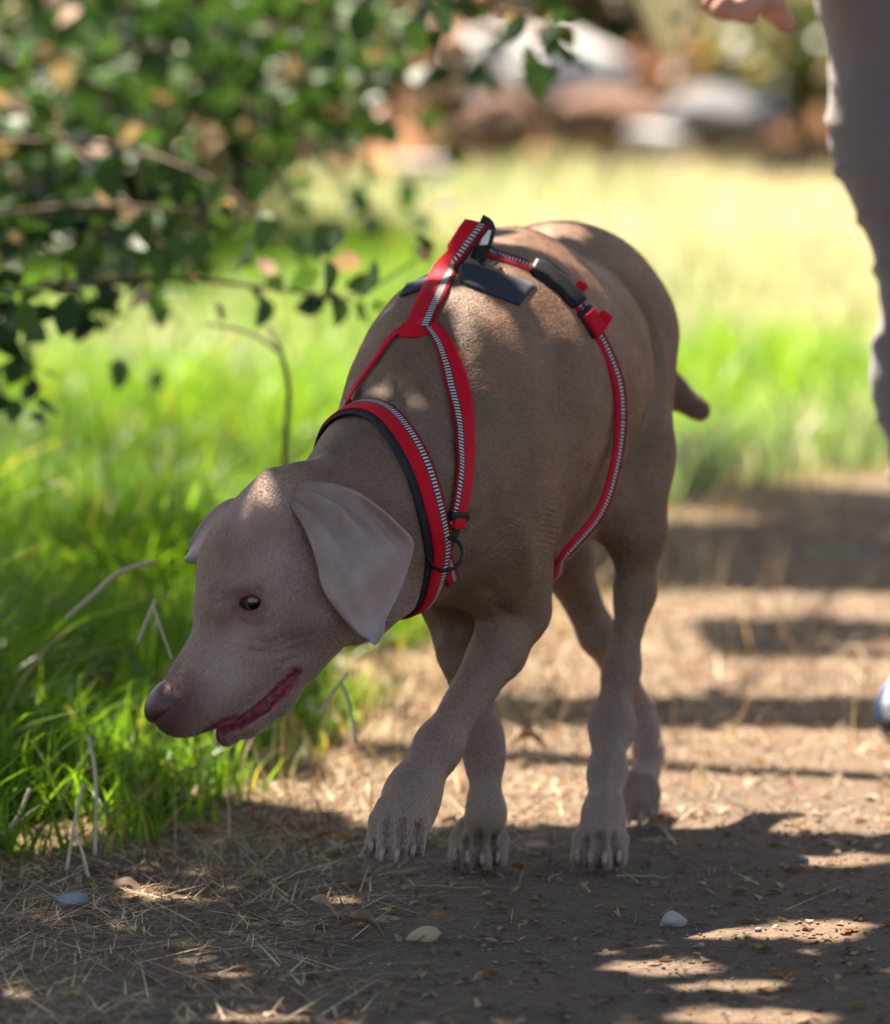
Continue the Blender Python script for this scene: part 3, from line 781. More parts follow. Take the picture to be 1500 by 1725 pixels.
hl_ = np.array([H(-.11, 0, 0), H(.2, 0, 0), H(0, .07, 0), H(0, -.07, 0), H(0, 0, -.1), H(0, 0, .07), H(.19, 0, -.08)])
hlo, hhi = hl_.min(0) - .012, hl_.max(0) + .012
DOGH = globals().get('DOG_H', .0032); FINE = globals().get('DOG_FINE', .0016)
gx = span(-.36, .36, DOGH, hlo[0], hhi[0], FINE)
gy = span(-.50, .74, DOGH, hlo[1], hhi[1], FINE)
zz = np.concatenate([np.arange(-.02, .075, .0022), np.arange(.075, hlo[2], DOGH), np.arange(hlo[2], hhi[2], FINE), np.arange(hhi[2], .78, DOGH)])
grid = Grid(gx, gy, zz)
T = grid.new()
grid.add(T, torso); grid.add(T, tail)
HD = grid.new(); grid.add(HD, head); 
# mouth: slit between the upper lips and the jaw
JW = grid.new(); grid.add(JW, jaw)
LIP = [(.086, .038, -.0885), (.132, .031, -.0845), (.168, .022, -.0665), (.192, .006, -.053)]
mouth_cut = []
for sgn in (1, -1):
    for (p_, q_, r1, r2) in zip(LIP, LIP[1:], (.002, .0055, .0055), (.0055, .0055, .004)):
        for dv_ in (-.007, 0, .008, .016):
            mouth_cut.append(hrc((p_[0], (p_[1] + dv_) * sgn, p_[2]), (q_[0], (q_[1] + dv_ * (.2 if q_[0] > .18 else 1)) * sgn, q_[2]), r1, r2, .003))
HD = smin(HD, JW, .006); del JW
grid.carve(HD, mouth_cut)
EYE_C = {}; 
for sgn in (1, -1):
    e = H(.050, sgn * .0375, -.0105); EYE_C[sgn] = e
    out = nrm(.55 * HU + sgn * .82 * HV + .12 * HW)
    XH = np.array([-1.0, 0, -.12]) if sgn > 0 else HU
    lat = nrm(XH - out * (XH @ out)); upv = np.cross(out, lat) * sgn
    Me = np.array([lat, upv, out])
    grid.add(HD, [EL(e - out * .001, (.0195, .0152, .0160), Me, .006)])          # lids
    grid.carve(HD, [EL(e + out * .010, (.0140, .0084, .0135), Me, .0022)])       # the opening
    for c_, a_ in (((.074, sgn * .036, -.004), .5),):
        pass
T = smin(T, HD, .035); del HD
F = T.copy()
for k_ in ('fl', 'fr', 'hl', 'hr'): grid.merge(F, T, legs[k_], .045)
# flank fold between belly and left thigh, hollow behind the left shoulder
dv, df = grid.nets(F)
del F, T
dv = relax(dv, df, 4, .5)
tri = dv[df[:, [0, 1, 2]]]
if np.einsum('ij,ij->i', tri[:, 0], np.cross(tri[:, 1], tri[:, 2])).sum() < 0: df = df[:, ::-1].copy()
# ---- surface detail: creases and muscle lines pressed into the mesh where the photograph shows them
def vnormals(v, f):
    n = np.zeros_like(v); a = v[f[:, 0]]; fn = np.cross(v[f[:, 2]] - a, v[f[:, 3]] - v[f[:, 1]])
    for i in range(4):
        for d in range(3): n[:, d] += np.bincount(f[:, i], fn[:, d], len(v))
    return n / (np.linalg.norm(n, axis=1)[:, None] + 1e-12)

bvh = BVHTree.FromPolygons(dv.tolist(), df.tolist())
def hit(px, py, tree=None):
    d = Vector(P(px, py, 0) - CAM_POS).normalized()
    r = (tree or bvh).ray_cast(Vector(CAM_POS), d)
    if r[0] is None: return None, None
    return np.array(r[0]), np.array(r[1])
dn = vnormals(dv, df)
def press(pix, depth, width):
    """furrow (depth > 0) or ridge (depth < 0) along a line on the coat; depth fades at both ends"""
    pts = [hit(*p)[0] for p in pix]; pts = [p for p in pts if p is not None]
    pts = catmull(pts, 10); n = len(pts)
    am = np.clip(np.minimum(np.arange(n), n - 1 - np.arange(n)) / (n * .3) + .12, 0, 1)
    lo, hi = pts.min(0) - width * 2.5, pts.max(0) + width * 2.5
    m = np.nonzero(np.all((dv > lo) & (dv < hi), axis=1))[0]
    d = np.linalg.norm(dv[m][:, None] - pts[None], axis=2); j = d.argmin(1); dm = d[np.arange(len(m)), j]
    dv[m] -= dn[m] * (depth * am[j] * np.exp(-(dm / width) ** 2))[:, None]
# face
press([(400, 1092), (440, 1098), (500, 1078), (540, 1062)], .0032, .0042)
press([(420, 1075), (460, 1082), (520, 1058)], .0022, .0036)
press([(430, 1108), (480, 1098), (520, 1085)], .0026, .0038)
press([(455, 1118), (490, 1112), (515, 1100)], .0022, .0036)
press([(372, 1045), (380, 1075), (392, 1100)], .0016, .005)
press([(395, 1045), (425, 1056), (455, 1050)], .0030, .006)
press([(372, 985), (395, 990), (420, 985), (450, 992)], -.0040, .0075)
press([(445, 1000), (470, 1015), (480, 1040)], .0015, .008)
press([(505, 930), (520, 1000), (535, 1050)], .0015, .012)
press([(372, 1219), (402, 1214), (444, 1182), (498, 1124)], .0065, .0038)
press([(372, 1236), (405, 1232), (446, 1206), (490, 1168), (512, 1140)], -.0022, .0045)
press([(396, 1001), (424, 988), (452, 1004)], .0026, .0036)
press([(385, 880), (380, 940), (384, 1000)], .0052, .013)
press([(352, 985), (356, 1010), (362, 1030)], .0035, .009)
press([(430, 962), (458, 972), (482, 990)], -.0045, .010)
press([(560, 1000), (585, 1050), (600, 1080)], .003, .010)
press([(760, 1005), (768, 1060), (772, 1120)], .0045, .010)
press([(735, 1010), (748, 1080), (760, 1140)], -.003, .008)
press([(838, 1020), (850, 1034), (868, 1040)], .0045, .008)
press([(850, 1060), (820, 1110), (770, 1180)], -.003, .010)
press([(945, 960), (975, 1030), (1010, 1090)], .003, .010)
press([(448, 985), (478, 975), (500, 960)], .0045, .014)
press([(405, 1035), (372, 1070), (350, 1110)], .0030, .011)
press([(455, 1035), (475, 1060), (470, 1095)], .0022, .012)
press([(345, 1000), (352, 1030), (340, 1065)], .0015, .010)
# neck and shoulder
press([(520, 800), (580, 812), (640, 850)], .004, .010)
press([(560, 760), (610, 775), (655, 815)], .0030, .012)
press([(940, 620), (950, 720), (938, 830), (915, 920)], .0060, .026)
press([(800, 600), (850, 640), (880, 720)], .004, .022)
press([(800, 985), (830, 1000), (850, 1040)], .003, .010)
press([(690, 540), (660, 600), (625, 660)], -.003, .02)
press([(800, 760), (830, 850), (850, 950)], .004, .018)
press([(870, 870), (890, 950), (890, 1020)], -.005, .014)
# flank edge and thigh
press([(1010, 440), (1075, 500), (1108, 580), (1110, 660), (1088, 730), (1050, 800), (1010, 850)], .0095, .012)
press([(1085, 480), (1120, 560), (1125, 660)], .002, .02)
press([(1060, 770), (1085, 850), (1090, 930)], .003, .012)
press([(1055, 960), (1052, 1040), (1040, 1130)], -.002, .008)
press([(1085, 960), (1078, 1040), (1060, 1130)], .0025, .009)
# forelegs: tendon grooves
press([(860, 1090), (800, 1170), (745, 1250)], .0040, .010)
press([(700, 1300), (682, 1350), (668, 1400)], .0026, .006)
press([(800, 1250), (805, 1320), (800, 1390)], .0026, .006)
press([(1012, 1240), (1008, 1320), (1004, 1390)], .0028, .006)
press([(1040, 1260), (1036, 1330), (1028, 1390)], .0026, .006)
TOE_PTS = []
for (x0, ya, yb) in ((783, 1402, 1462), (808, 1398, 1464), (834, 1402, 1464), (986, 1398, 1460), (1011, 1394, 1462), (1037, 1398, 1460)):
    press([(x0 + 2, ya), (x0, (ya + yb) / 2), (x0, yb)], .0105, .0046); TOE_PTS += [hit(x0, y_)[0] for y_ in np.linspace(ya + 14, yb, 8)]
for (x0, ya, yb) in ((648, 1372, 1432), (676, 1372, 1440), (704, 1375, 1438)):
    press([(x0 + 6, ya), (x0 + 2, (ya + yb) / 2), (x0, yb)], .0110, .0050); TOE_PTS += [hit(x0 + 2, y_)[0] for y_ in np.linspace(ya + 14, yb, 8)]
dn = vnormals(dv, df)
# light irregularity of skin over muscle
from mathutils import noise as mnoise
def lattice(p, s, seed):
    """smooth value noise, vectorised"""
    q = p * s + seed * 17.3; i = np.floor(q).astype(int); f = q - i; f = f * f * (3 - 2 * f); out = 0
    for c in range(8):
        o = np.array([(c >> 2) & 1, (c >> 1) & 1, c & 1]); w = np.prod(np.where(o, f, 1 - f), axis=1); k = i + o
        h = np.sin(k[:, 0] * 127.1 + k[:, 1] * 311.7 + k[:, 2] * 74.7) * 43758.5453
        out = out + w * (h - np.floor(h))
    return out * 2 - 1
dv += dn * (.0012 * lattice(dv, 28, 1) + .0005 * lattice(dv, 75, 2))[:, None]

# ---- coat masks: pigment, with shade and highlights painted in
def mask_pts(pts, r0, r1):
    pts = np.asarray(pts); out = np.zeros(len(dv))
    lo, hi = pts.min(0) - r1, pts.max(0) + r1
    m = np.nonzero(np.all((dv > lo) & (dv < hi), axis=1))[0]
    d = np.linalg.norm(dv[m][:, None] - pts[None], axis=2).min(1)
    out[m] = np.clip((r1 - d) / (r1 - r0), 0, 1); return out
lipl = catmull([H(*p) for p in LIP], 8); lipr = catmull([H(p[0], -p[1], p[2]) for p in LIP], 8)
mid = catmull([H(p[0], 0, p[2]) for p in LIP], 8)
a_lip = np.maximum.reduce([mask_pts(lipl, .0068, .0095), mask_pts(lipr, .0068, .0095), mask_pts(mid, .012, .017) * .8])
uvw = (dv - HO) @ HM.T
lb_ = catmull([q for q in (hit(*p)[0] for p in ((356, 1226), (380, 1226), (402, 1221), (424, 1209), (444, 1193), (468, 1170), (488, 1148), (504, 1130))) if q is not None], 8)
cor_ = [hit(*p)[0] for p in ((395, 1027), (402, 1024), (410, 1030), (424, 1032))]
a_lip = np.maximum.reduce([a_lip * .9, .75 * mask_pts([q for q in cor_ if q is not None], .0022, .0052), np.maximum.reduce([mask_pts(lb_[18:-12], .0072, .0100), mask_pts(lb_[8:-6], .0052, .0078), mask_pts(lb_, .0030, .0052)])])
lipw = mask_pts(lb_, .0085, .0135)
a_nose = np.clip((uvw[:, 0] - .138) / .045, 0, 1) * np.clip((uvw[:, 2] + .045) / .03, 0, 1) * (np.abs(uvw[:, 1]) < .06) * (dv[:, 1] < -.2)
a_eye = np.maximum(mask_pts([EYE_C[1] + .008 * nrm(.55 * HU + .82 * HV)], .0125, .024), mask_pts([EYE_C[-1]], .012, .022))
a_toe = mask_pts(np.array([q for q in TOE_PTS if q is not None]), .0035, .0085)  # painted gap shade and staining between the toes
headm = np.clip((uvw[:, 0] + .10) / .06, 0, 1) * (np.linalg.norm(uvw, axis=1) < .26)
ctr_n = P(640, 810, -.17); a_dark = np.clip(1.25 - np.linalg.norm((dv - ctr_n) / np.array([.17, .16, .17]), axis=1), 0, 1) * 1.0  # neck shade painted into the coat, along with its darker hue
for px_, py_, r_, k_ in ((378, 1000, .030, .8), (352, 1040, .022, .5), (430, 1040, .022, .55), (392, 930, .045, .6), (366, 1236, .022, 1.0), (842, 1026, .022, .8), (390, 1000, .018, .6), (530, 985, .03, .5), (520, 1070, .034, .7), (350, 940, .03, .35), (300, 1130, .03, .5), (500, 930, .03, .4)):  # shade painted at brow, eye, ear front, jaw and elbow fold
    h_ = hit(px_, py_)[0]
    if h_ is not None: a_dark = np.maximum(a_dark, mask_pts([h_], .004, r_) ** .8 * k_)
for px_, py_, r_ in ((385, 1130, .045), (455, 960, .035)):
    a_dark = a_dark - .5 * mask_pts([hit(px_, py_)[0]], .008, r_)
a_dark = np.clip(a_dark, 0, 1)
a_pale = mask_pts([hit(385, 1130)[0]], .008, .05) + .8 * mask_pts([hit(470, 950)[0]], .005, .035) + .9 * mask_pts([hit(425, 850)[0]], .01, .05)  # paler muzzle hair, plus highlights painted on muzzle and skull top
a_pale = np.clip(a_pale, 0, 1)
tl_ = P(1150, 670, .62); a_dark = np.maximum(a_dark, np.clip((.09 - np.linalg.norm(dv - tl_, axis=1)) / .05, 0, 1))  # tail end darkened for the shade it hangs in
legm = np.clip((.34 - dv[:, 2]) / .25, 0, 1) * (1 - headm)

n = NT('short grey brown coat'); M_FUR = n
pos = n.objc()
grain = n.noise(900, 2, .6, pos); patch = n.noise(14, 3, .5, pos); streak = n.noise(260, 3, .6, n.mapping(pos, (1, 1, .35)))
c = n.ramp(patch, [(.32, (.165, .098, .063)), (.68, (.215, .130, .086))])
c = n.mix(n.math('MULTIPLY', n.attr('leg'), .75), c, (.29, .200, .160))
c = n.mix(n.math('MULTIPLY', n.attr('head'), .35), c, (.27, .180, .145))
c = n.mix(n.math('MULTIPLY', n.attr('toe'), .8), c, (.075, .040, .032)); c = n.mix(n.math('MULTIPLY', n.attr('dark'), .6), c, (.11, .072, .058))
c = n.mix(n.math('MULTIPLY', n.attr('pale'), .45), c, (.40, .29, .255))
c = n.mix(n.attr('nose'), c, (.085, .032, .026))
c = n.mix(n.math('MULTIPLY', n.attr('eye'), .85), c, (.090, .034, .028))
gr = n.ramp(grain, [(.25, (.88, .88, .88)), (.75, (1.12, 1.11, 1.1))])
st = n.ramp(streak, [(.3, (.85, .85, .85)), (.7, (1.13, 1.12, 1.1))])
c = n.mix(1.0, c, gr, 'MULTIPLY'); c = n.mix(1.0, c, st, 'MULTIPLY')
c = n.mix(n.attr('lip'), c, n.ramp(n.noise(180, 3, .6, pos), [(.35, (.070, .008, .011)), (.65, (.27, .034, .044))]))
h = n.math('ADD', grain, n.math('MULTIPLY', streak, 1.3))
rg = n.math('SUBTRACT', .62, n.math('MULTIPLY', n.attr('lip'), .3))
n.base(c, rg, .28, n.bump(h, .55, .0011))
n.b.inputs['Sheen Weight'].default_value = .06; n.b.inputs['Sheen Roughness'].default_value = .4
n.b.inputs['Sheen Tint'].default_value = (.9, .85, .85, 1)

DOG = mesh_obj('dog', dv, df, M_FUR.m)
tag(DOG, 'short-haired grey brown hunting dog walking head down along the dirt path', 'dog')
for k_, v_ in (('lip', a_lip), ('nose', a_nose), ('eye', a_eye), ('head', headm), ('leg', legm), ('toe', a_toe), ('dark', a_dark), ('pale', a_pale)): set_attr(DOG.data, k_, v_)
bvh = BVHTree.FromPolygons(dv.tolist(), df.tolist())

# short coat: fine strands lying along the body
def make_fur(N):
    fa = np.linalg.norm(np.cross(dv[df[:, 1]] - dv[df[:, 0]], dv[df[:, 3]] - dv[df[:, 0]]), axis=1)
    a_claw = mask_pts(np.array([t_ + d_ * .004 for t_, d_, l_ in CLAWS]), .004, .008)
    seen = (1 - np.maximum.reduce([a_lip, lipw, a_claw, a_toe, np.clip(a_nose * 1.3 - .35, 0, 1), np.clip(a_eye * 1.4, 0, 1)]))[df[:, 0]]
    front = (.25 + .75 * (dn[df[:, 0], 1] < .25)) * (1 - .62 * headm[df[:, 0]])
    q = rng.choice(len(df), N, p=(fa * np.clip(seen, 0, 1) * front) / (fa * np.clip(seen, 0, 1) * front).sum())
    u, w = rng.random((N, 1)), rng.random((N, 1)); f_ = df[q]
    p = (dv[f_[:, 0]] * (1 - u) + dv[f_[:, 1]] * u) * (1 - w) + (dv[f_[:, 3]] * (1 - u) + dv[f_[:, 2]] * u) * w
    m = dn[f_[:, 0]]; hm = headm[f_[:, 0]][:, None]; lm = legm[f_[:, 0]][:, None]
    fl = (-DF * .9 - DZ * .55)[None] * (1 - hm) * (1 - lm) + hm * (-HU)[None] + lm * np.array([[0, .1, -1.0]])
    fl = fl + rng.normal(0, .16, (N, 3)) + .25 * lattice(p, 16, 5)[:, None] * np.cross(m, fl)
    fl -= m * (fl * m).sum(1)[:, None]; fl /= np.linalg.norm(fl, axis=1)[:, None] + 1e-9
    L = (.0062 * (1 - hm) * (1 - .25 * lm) + .0034 * hm) * rng.uniform(.6, 1.3, (N, 1)) * np.where(p[:, 2:3] < .075, .5, 1) * (1 - .3 * lm)
    a = p - m * .0004; b = p + fl * L * .5 + m * np.maximum(L * .075, .00050); c_ = p + fl * L + m * np.maximum(L * .05, .00040)
    cv = bpy.data.hair_curves.new('coat_hair'); cv.add_curves([3] * N)
    cv.points.foreach_set('position', np.stack([a, b, c_], 1).astype(np.float32).ravel())
    cv.points.foreach_set('radius', np.tile(np.array([.00024, .00020, .00005], np.float32), N))
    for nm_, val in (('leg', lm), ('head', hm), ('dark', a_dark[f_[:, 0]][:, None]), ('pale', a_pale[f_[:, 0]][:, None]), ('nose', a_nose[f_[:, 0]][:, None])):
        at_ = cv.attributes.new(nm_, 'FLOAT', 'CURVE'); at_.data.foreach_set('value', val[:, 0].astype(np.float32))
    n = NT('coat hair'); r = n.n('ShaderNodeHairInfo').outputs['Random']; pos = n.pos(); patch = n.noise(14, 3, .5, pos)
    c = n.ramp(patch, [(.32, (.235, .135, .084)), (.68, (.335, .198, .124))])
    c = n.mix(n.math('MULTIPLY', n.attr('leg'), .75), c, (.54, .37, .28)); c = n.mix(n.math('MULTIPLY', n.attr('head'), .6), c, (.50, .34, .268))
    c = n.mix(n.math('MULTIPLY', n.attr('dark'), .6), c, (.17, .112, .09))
    c = n.mix(n.math('MULTIPLY', n.attr('pale'), .5), c, (.62, .45, .385))
    c = n.mix(n.attr('nose'), c, (.15, .062, .05))
    c = n.mix(1.0, c, n.ramp(r, [(0, (.91, .91, .91)), (1, (1.09, 1.09, 1.09))]), 'MULTIPLY')
    n.base(c, .42, .40); cv.materials.append(n.m)
    o = bpy.data.objects.new('fur', cv); link(o); o.parent = DOG; o.matrix_parent_inverse = DOG.matrix_world.inverted(); tag(o, kind='stuff')
make_fur(520000)

# nose leather
def sdf_mesh(name, prims, carve, h, mat, parent=None, pad=.006, n=2):
    lo = np.min([p.box()[0] for p in prims], 0) - pad; hi = np.max([p.box()[1] for p in prims], 0) + pad
    g = Grid(*(np.arange(a, b, h) for a, b in zip(lo, hi))); A = g.new(); g.add(A, prims); g.carve(A, carve)
    v, f = g.nets(A); v = relax(v, f, n, .5)
    q_ = v[f[:, :3]]
    if np.einsum('ij,ij->i', q_[:, 0], np.cross(q_[:, 1], q_[:, 2])).sum() < 0: f = f[:, ::-1].copy()
    return mesh_obj(name, v, f, mat, parent)
n = NT('dark brown nose leather'); pos = n.objc()
n.base(n.ramp(n.noise(300, 2, .5, pos), [(.3, (.040, .014, .012)), (.7, (.090, .030, .026))]), .42, .5,
       n.bump(n.n('ShaderNodeTexVoronoi').outputs[0], 0, .0))
vor = n.n('ShaderNodeTexVoronoi'); vor.inputs['Scale'].default_value = 650; n.l(pos, vor.inputs['Vector'])
n.l(n.bump(vor.outputs[0], .6, .0006), n.b.inputs['Normal'])
nose = sdf_mesh('nose', [hel((.184, 0, .0035), (.0262, .0225, .0165), .006), hel((.185, .0135, -.0045), (.0185, .0120, .0125), .006), hel((.185, -.0135, -.0045), (.0185, .0120, .0125), .006), hrc((.196, 0, -.006), (.191, 0, -.021), .007, .005, .006)],
         [hrc((.2085, .0105, -.004), (.197, .0245, -.007), .0040, .0026, .003), hrc((.2085, -.0105, -.004), (.197, -.0245, -.007), .0040, .0026, .003), hrc((.214, 0, -.010), (.205, 0, -.03), .0012, .001, .003)],
         .0010, n.m, DOG)

# eyes
m_scl = NT('eye white'); m_scl.base((.30, .21, .18), .12, .5)
m_iris = NT('amber iris'); m_iris.base(m_iris.ramp(m_iris.noise(500, 2, .5, m_iris.objc()), [(.3, (.10, .055, .022)), (.7, (.22, .135, .06))]), .1, .6)
m_pup = NT('dark pupil'); m_pup.base((.004, .004, .004), .05, .6)
for m_ in (m_scl, m_iris, m_pup): m_.b.inputs['Coat Weight'].default_value = 1.0; m_.b.inputs['Coat Roughness'].default_value = .03
for sgn in (1, -1):
    gaze = nrm(.58 * HU + sgn * .74 * HV - .10 * HW); lat = nrm(np.cross(gaze, HW)); up_ = np.cross(lat, gaze)
    vs, fs, mi = [], [], []
    rings = 20; seg = 28; r = .0134
    for i in range(rings + 1):
        th = math.pi * i / rings; rr = r * (1.03 if th < .45 else 1)
        for j in range(seg):
            ph = 2 * math.pi * j / seg
            vs.append(EYE_C[sgn] + rr * (math.cos(th) * gaze + math.sin(th) * (math.cos(ph) * lat + math.sin(ph) * up_)))
    for i in range(rings):
        for j in range(seg):
            fs.append((i * seg + j, (i + 1) * seg + j, (i + 1) * seg + (j + 1) % seg, i * seg + (j + 1) % seg))
            mi.append(2 if i < 3 else 1 if i < 6 else 0)
    o = mesh_obj('eyeball', vs, fs, [m_scl.m, m_iris.m, m_pup.m], DOG)
    o.data.polygons.foreach_set('material_index', mi)

# claws
m_claw = NT('pale horn claw'); m_claw.base(m_claw.ramp(m_claw.noise(120, 2, .5, m_claw.objc()), [(.3, (.20, .14, .11)), (.7, (.34, .26, .215))]), .4, .45)
for (tp, d, lat) in CLAWS:
    up_ = np.cross(lat, d); up_ = up_ if up_[2] > 0 else -up_
    pts = [tp - d * .006 + up_ * .0035, tp + d * .001 + up_ * .0040, tp + d * .006 + up_ * .0022, tp + d * .0092 - up_ * .0006]
    if tp[2] < .06 and -.15 < tp[1] < .1: pts = [np.array([p[0], p[1], max(p[2], .0026)]) for p in pts]
    v, f = tube_mesh(pts, [.0031, .0031, .0027, .0014], 8)
    mesh_obj('claw', v, f, m_claw.m, DOG)

# ears: flaps with folds and thickness
def ear(front, back, depth_fn, name, rows=36, cols=28, thick=.0042, ripple=None, mat=None):
    fr = resample(catmull([(*p, 0) for p in front], 6), rows); bk = resample(catmull([(*p, 0) for p in back], 6), rows)
    Y = np.zeros((rows, cols)); X2 = np.zeros((rows, cols, 2))
    for i in range(rows):
        for j in range(cols):
            X2[i, j] = (fr[i] * (1 - j / (cols - 1)) + bk[i] * j / (cols - 1))[:2]
    D = depth_fn(X2)
    V = np.array([[P(X2[i, j, 0], X2[i, j, 1], D[i, j]) for j in range(cols)] for i in range(rows)])
    N = np.cross(np.gradient(V, axis=1), np.gradient(V, axis=0)); N /= np.linalg.norm(N, axis=2)[..., None] + 1e-9
    if (N[..., 1].mean()) > 0: N = -N
    if ripple is not None:
        tt, ss = np.meshgrid(np.linspace(0, 1, rows), np.linspace(0, 1, cols), indexing='ij')
        V = V + N * ripple(tt, ss)[..., None] * 1.5
    th = thick * np.clip(np.minimum(np.arange(cols), cols - 1 - np.arange(cols)) / 2.0, .35, 1)[None, :] * np.ones((rows, 1))
    th[-1] *= .4; th[-2] *= .7
    A = V + N * th[..., None] * .5; B = V - N * th[..., None] * .5
    vs = np.concatenate([A.reshape(-1, 3), B.reshape(-1, 3)]); k = rows * cols; fs = []
    q = lambda i, j: i * cols + j
    for i in range(rows - 1):
        for j in range(cols - 1):
            fs.append((q(i, j), q(i + 1, j), q(i + 1, j + 1), q(i, j + 1)))
            fs.append((k + q(i, j), k + q(i, j + 1), k + q(i + 1, j + 1), k + q(i + 1, j)))
    for i in range(rows - 1):
        fs.append((q(i, 0), k + q(i, 0), k + q(i + 1, 0), q(i + 1, 0)))
        fs.append((q(i, cols - 1), q(i + 1, cols - 1), k + q(i + 1, cols - 1), k + q(i, cols - 1)))
    for j in range(cols - 1):
        fs.append((q(0, j), q(0, j + 1), k + q(0, j + 1), k + q(0, j)))
        fs.append((q(rows - 1, j), k + q(rows - 1, j), k + q(rows - 1, j + 1), q(rows - 1, j + 1)))
    o = mesh_obj(name, vs, fs, mat, DOG)
    sm = o.modifiers.new('sub', 'SUBSURF'); sm.levels = 1; sm.render_levels = 1
    for nm, val in (('head', .8), ('leg', .45), ('toe', 0), ('dark', 0), ('pale', 0), ('lip', 0), ('nose', 0), ('eye', 0)): set_attr(o.data, nm, np.full(len(vs), val))
    set_attr(o.data, 'tip', np.tile(np.repeat(np.linspace(0, 1, rows), cols), 2))
    return o
n = NT('thin velvety ear'); M_EAR = n; pos = n.objc()
grain = n.noise(800, 2, .6, pos); patch = n.noise(40, 3, .5, pos)
c = n.ramp(patch, [(.3, (.235, .150, .122)), (.7, (.35, .250, .218))])
c = n.mix(n.math('MULTIPLY', n.attr('tip'), .65), c, (.44, .335, .300))  # tip colour paled to carry the light falling on it
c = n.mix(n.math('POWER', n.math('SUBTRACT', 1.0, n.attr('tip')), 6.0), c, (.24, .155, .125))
c = n.mix(1.0, c, n.ramp(grain, [(.25, (.8, .8, .8)), (.75, (1.18, 1.17, 1.16))]), 'MULTIPLY')
n.base(c, .55, .3, n.bump(grain, .45, .0008))
n.b.inputs['Sheen Weight'].default_value = .35; n.b.inputs['Sheen Roughness'].default_value = .35
n.translucent((.45, .16, .10), .12)

def near_depth(X2):
    r, c_ = X2.shape[:2]; D = np.full((r, c_), np.nan)
    for i in range(r):
        for j in range(c_):
            p = hit(*X2[i, j])[0]
            if p is not None: D[i, j] = p[1]
    lim = np.where(np.isnan(D), 9, D)
    D = np.minimum(np.where(np.isnan(D), np.nanmin(D) + .02, D), -.27)
    off = np.interp(np.linspace(0, 1, r), [0, .12, .3, .7, 1], [-.004, .015, .026, .026, .026])[:, None]
    D = D - off
    for it in range(60):
        E = D.copy(); E[1:-1] = .5 * D[1:-1] + .25 * (D[:-2] + D[2:]); E[:, 1:-1] = .5 * E[:, 1:-1] + .25 * (E[:, :-2] + E[:, 2:])
        E[:, 0] = .5 * E[:, 0] + .5 * E[:, 1]; E[:, -1] = .5 * E[:, -1] + .5 * E[:, -2]
        E[0] = D[0]; D = np.minimum(E, lim - off * .55)
    return D
def near_ripple(t, s):
    fade = np.clip(1 - t, 0, 1)
    root = np.clip(t * 5, 0, 1)
    r = .0060 * np.exp(-((s - .20 - .12 * t) / .065) ** 2) * fade * root
    r -= .0050 * np.exp(-((s - .36 - .16 * t) / .07) ** 2) * np.clip(1.2 - 1.3 * t, 0, 1) * root
    r += .0070 * np.exp(-((s - .56 - .05 * t) / .065) ** 2) * np.clip(1.15 - 1.5 * t, 0, 1) * root
    r -= .0050 * np.exp(-((s - .74) / .06) ** 2) * np.clip(1.1 - 1.5 * t, 0, 1) * root
    r += .0090 * np.exp(-((s - .97) / .09) ** 2 - ((t - .40) / .16) ** 2) - .0060 * np.exp(-((s - .86) / .05) ** 2 - ((t - .46) / .12) ** 2)
    r += .0030 * np.exp(-((s - .05) / .06) ** 2) * np.clip(t * 3, 0, 1)
    r += .0022 * np.sin(t * 8 + s * 5) * np.clip(t * 3, 0, 1) * (t > .3)
    return r
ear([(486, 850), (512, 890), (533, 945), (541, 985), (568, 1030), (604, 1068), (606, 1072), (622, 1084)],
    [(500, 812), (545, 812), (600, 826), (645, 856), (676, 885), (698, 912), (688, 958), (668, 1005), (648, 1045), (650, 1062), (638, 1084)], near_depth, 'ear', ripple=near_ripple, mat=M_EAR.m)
def far_depth(X2):
    return -.235 + .05 * np.clip((390 - X2[..., 0]) / 80, 0, 1)
ear([(408, 915), (372, 935), (345, 950), (318, 950)], [(430, 845), (392, 838), (352, 862), (312, 918)], far_depth, 'ear', rows=14, cols=10, mat=M_EAR.m,
    ripple=lambda t, s: .004 * np.sin(s * 6) * t)
# ------------------------------------------------------------------ collar and harness
def webbing(name, red, ladder=True, lo=.10, hi=.40):
    n = NT(name); su, sv = n.attr('su'), n.attr('sv')
    rib = n.n('ShaderNodeTexWave', wave_type='BANDS'); pos = n.objc()
    fib = n.noise(700, 2, .6, pos)
    c = n.mix(fib, tuple(x * .72 for x in red), tuple(min(1, x * 1.15) for x in red))
    if ladder:
        saw = n.math('FRACT', n.math('MULTIPLY', su, 1 / .0040))
        tick = n.math('MULTIPLY', n.math('GREATER_THAN', saw, .48), n.math('MULTIPLY', n.math('GREATER_THAN', sv, lo + .03), n.math('LESS_THAN', sv, hi - .03)))
        band = n.math('MULTIPLY', n.math('GREATER_THAN', sv, lo), n.math('LESS_THAN', sv, hi))
        c = n.mix(band, c, (.035, .012, .016)); c = n.mix(tick, c, (.50, .48, .47))
        c = n.mix(n.math('LESS_THAN', sv, lo - .02), c, tuple(x * .45 for x in red))
    wv = n.math('SINE', n.math('MULTIPLY', su, 2 * math.pi / .0016))
    n.base(c, .7, .15, n.bump(n.math('ADD', n.math('MULTIPLY', wv, .5), fib), .5, .0006))
    return n.m
RED = (.56, .004, .020)
m_red = webbing('red webbing with reflective ladder stitch', RED)
m_redn = webbing('narrow red webbing with ladder stitch', (.46, .004, .022), True, .22, .55)
m_redp = webbing('plain red webbing', RED, False)
n = NT('black neoprene padding'); n.base(n.ramp(n.noise(300, 2, .5, n.objc()), [(.3, (.010, .010, .012)), (.7, (.024, .024, .028))]), .75, .3); m_pad = n.m
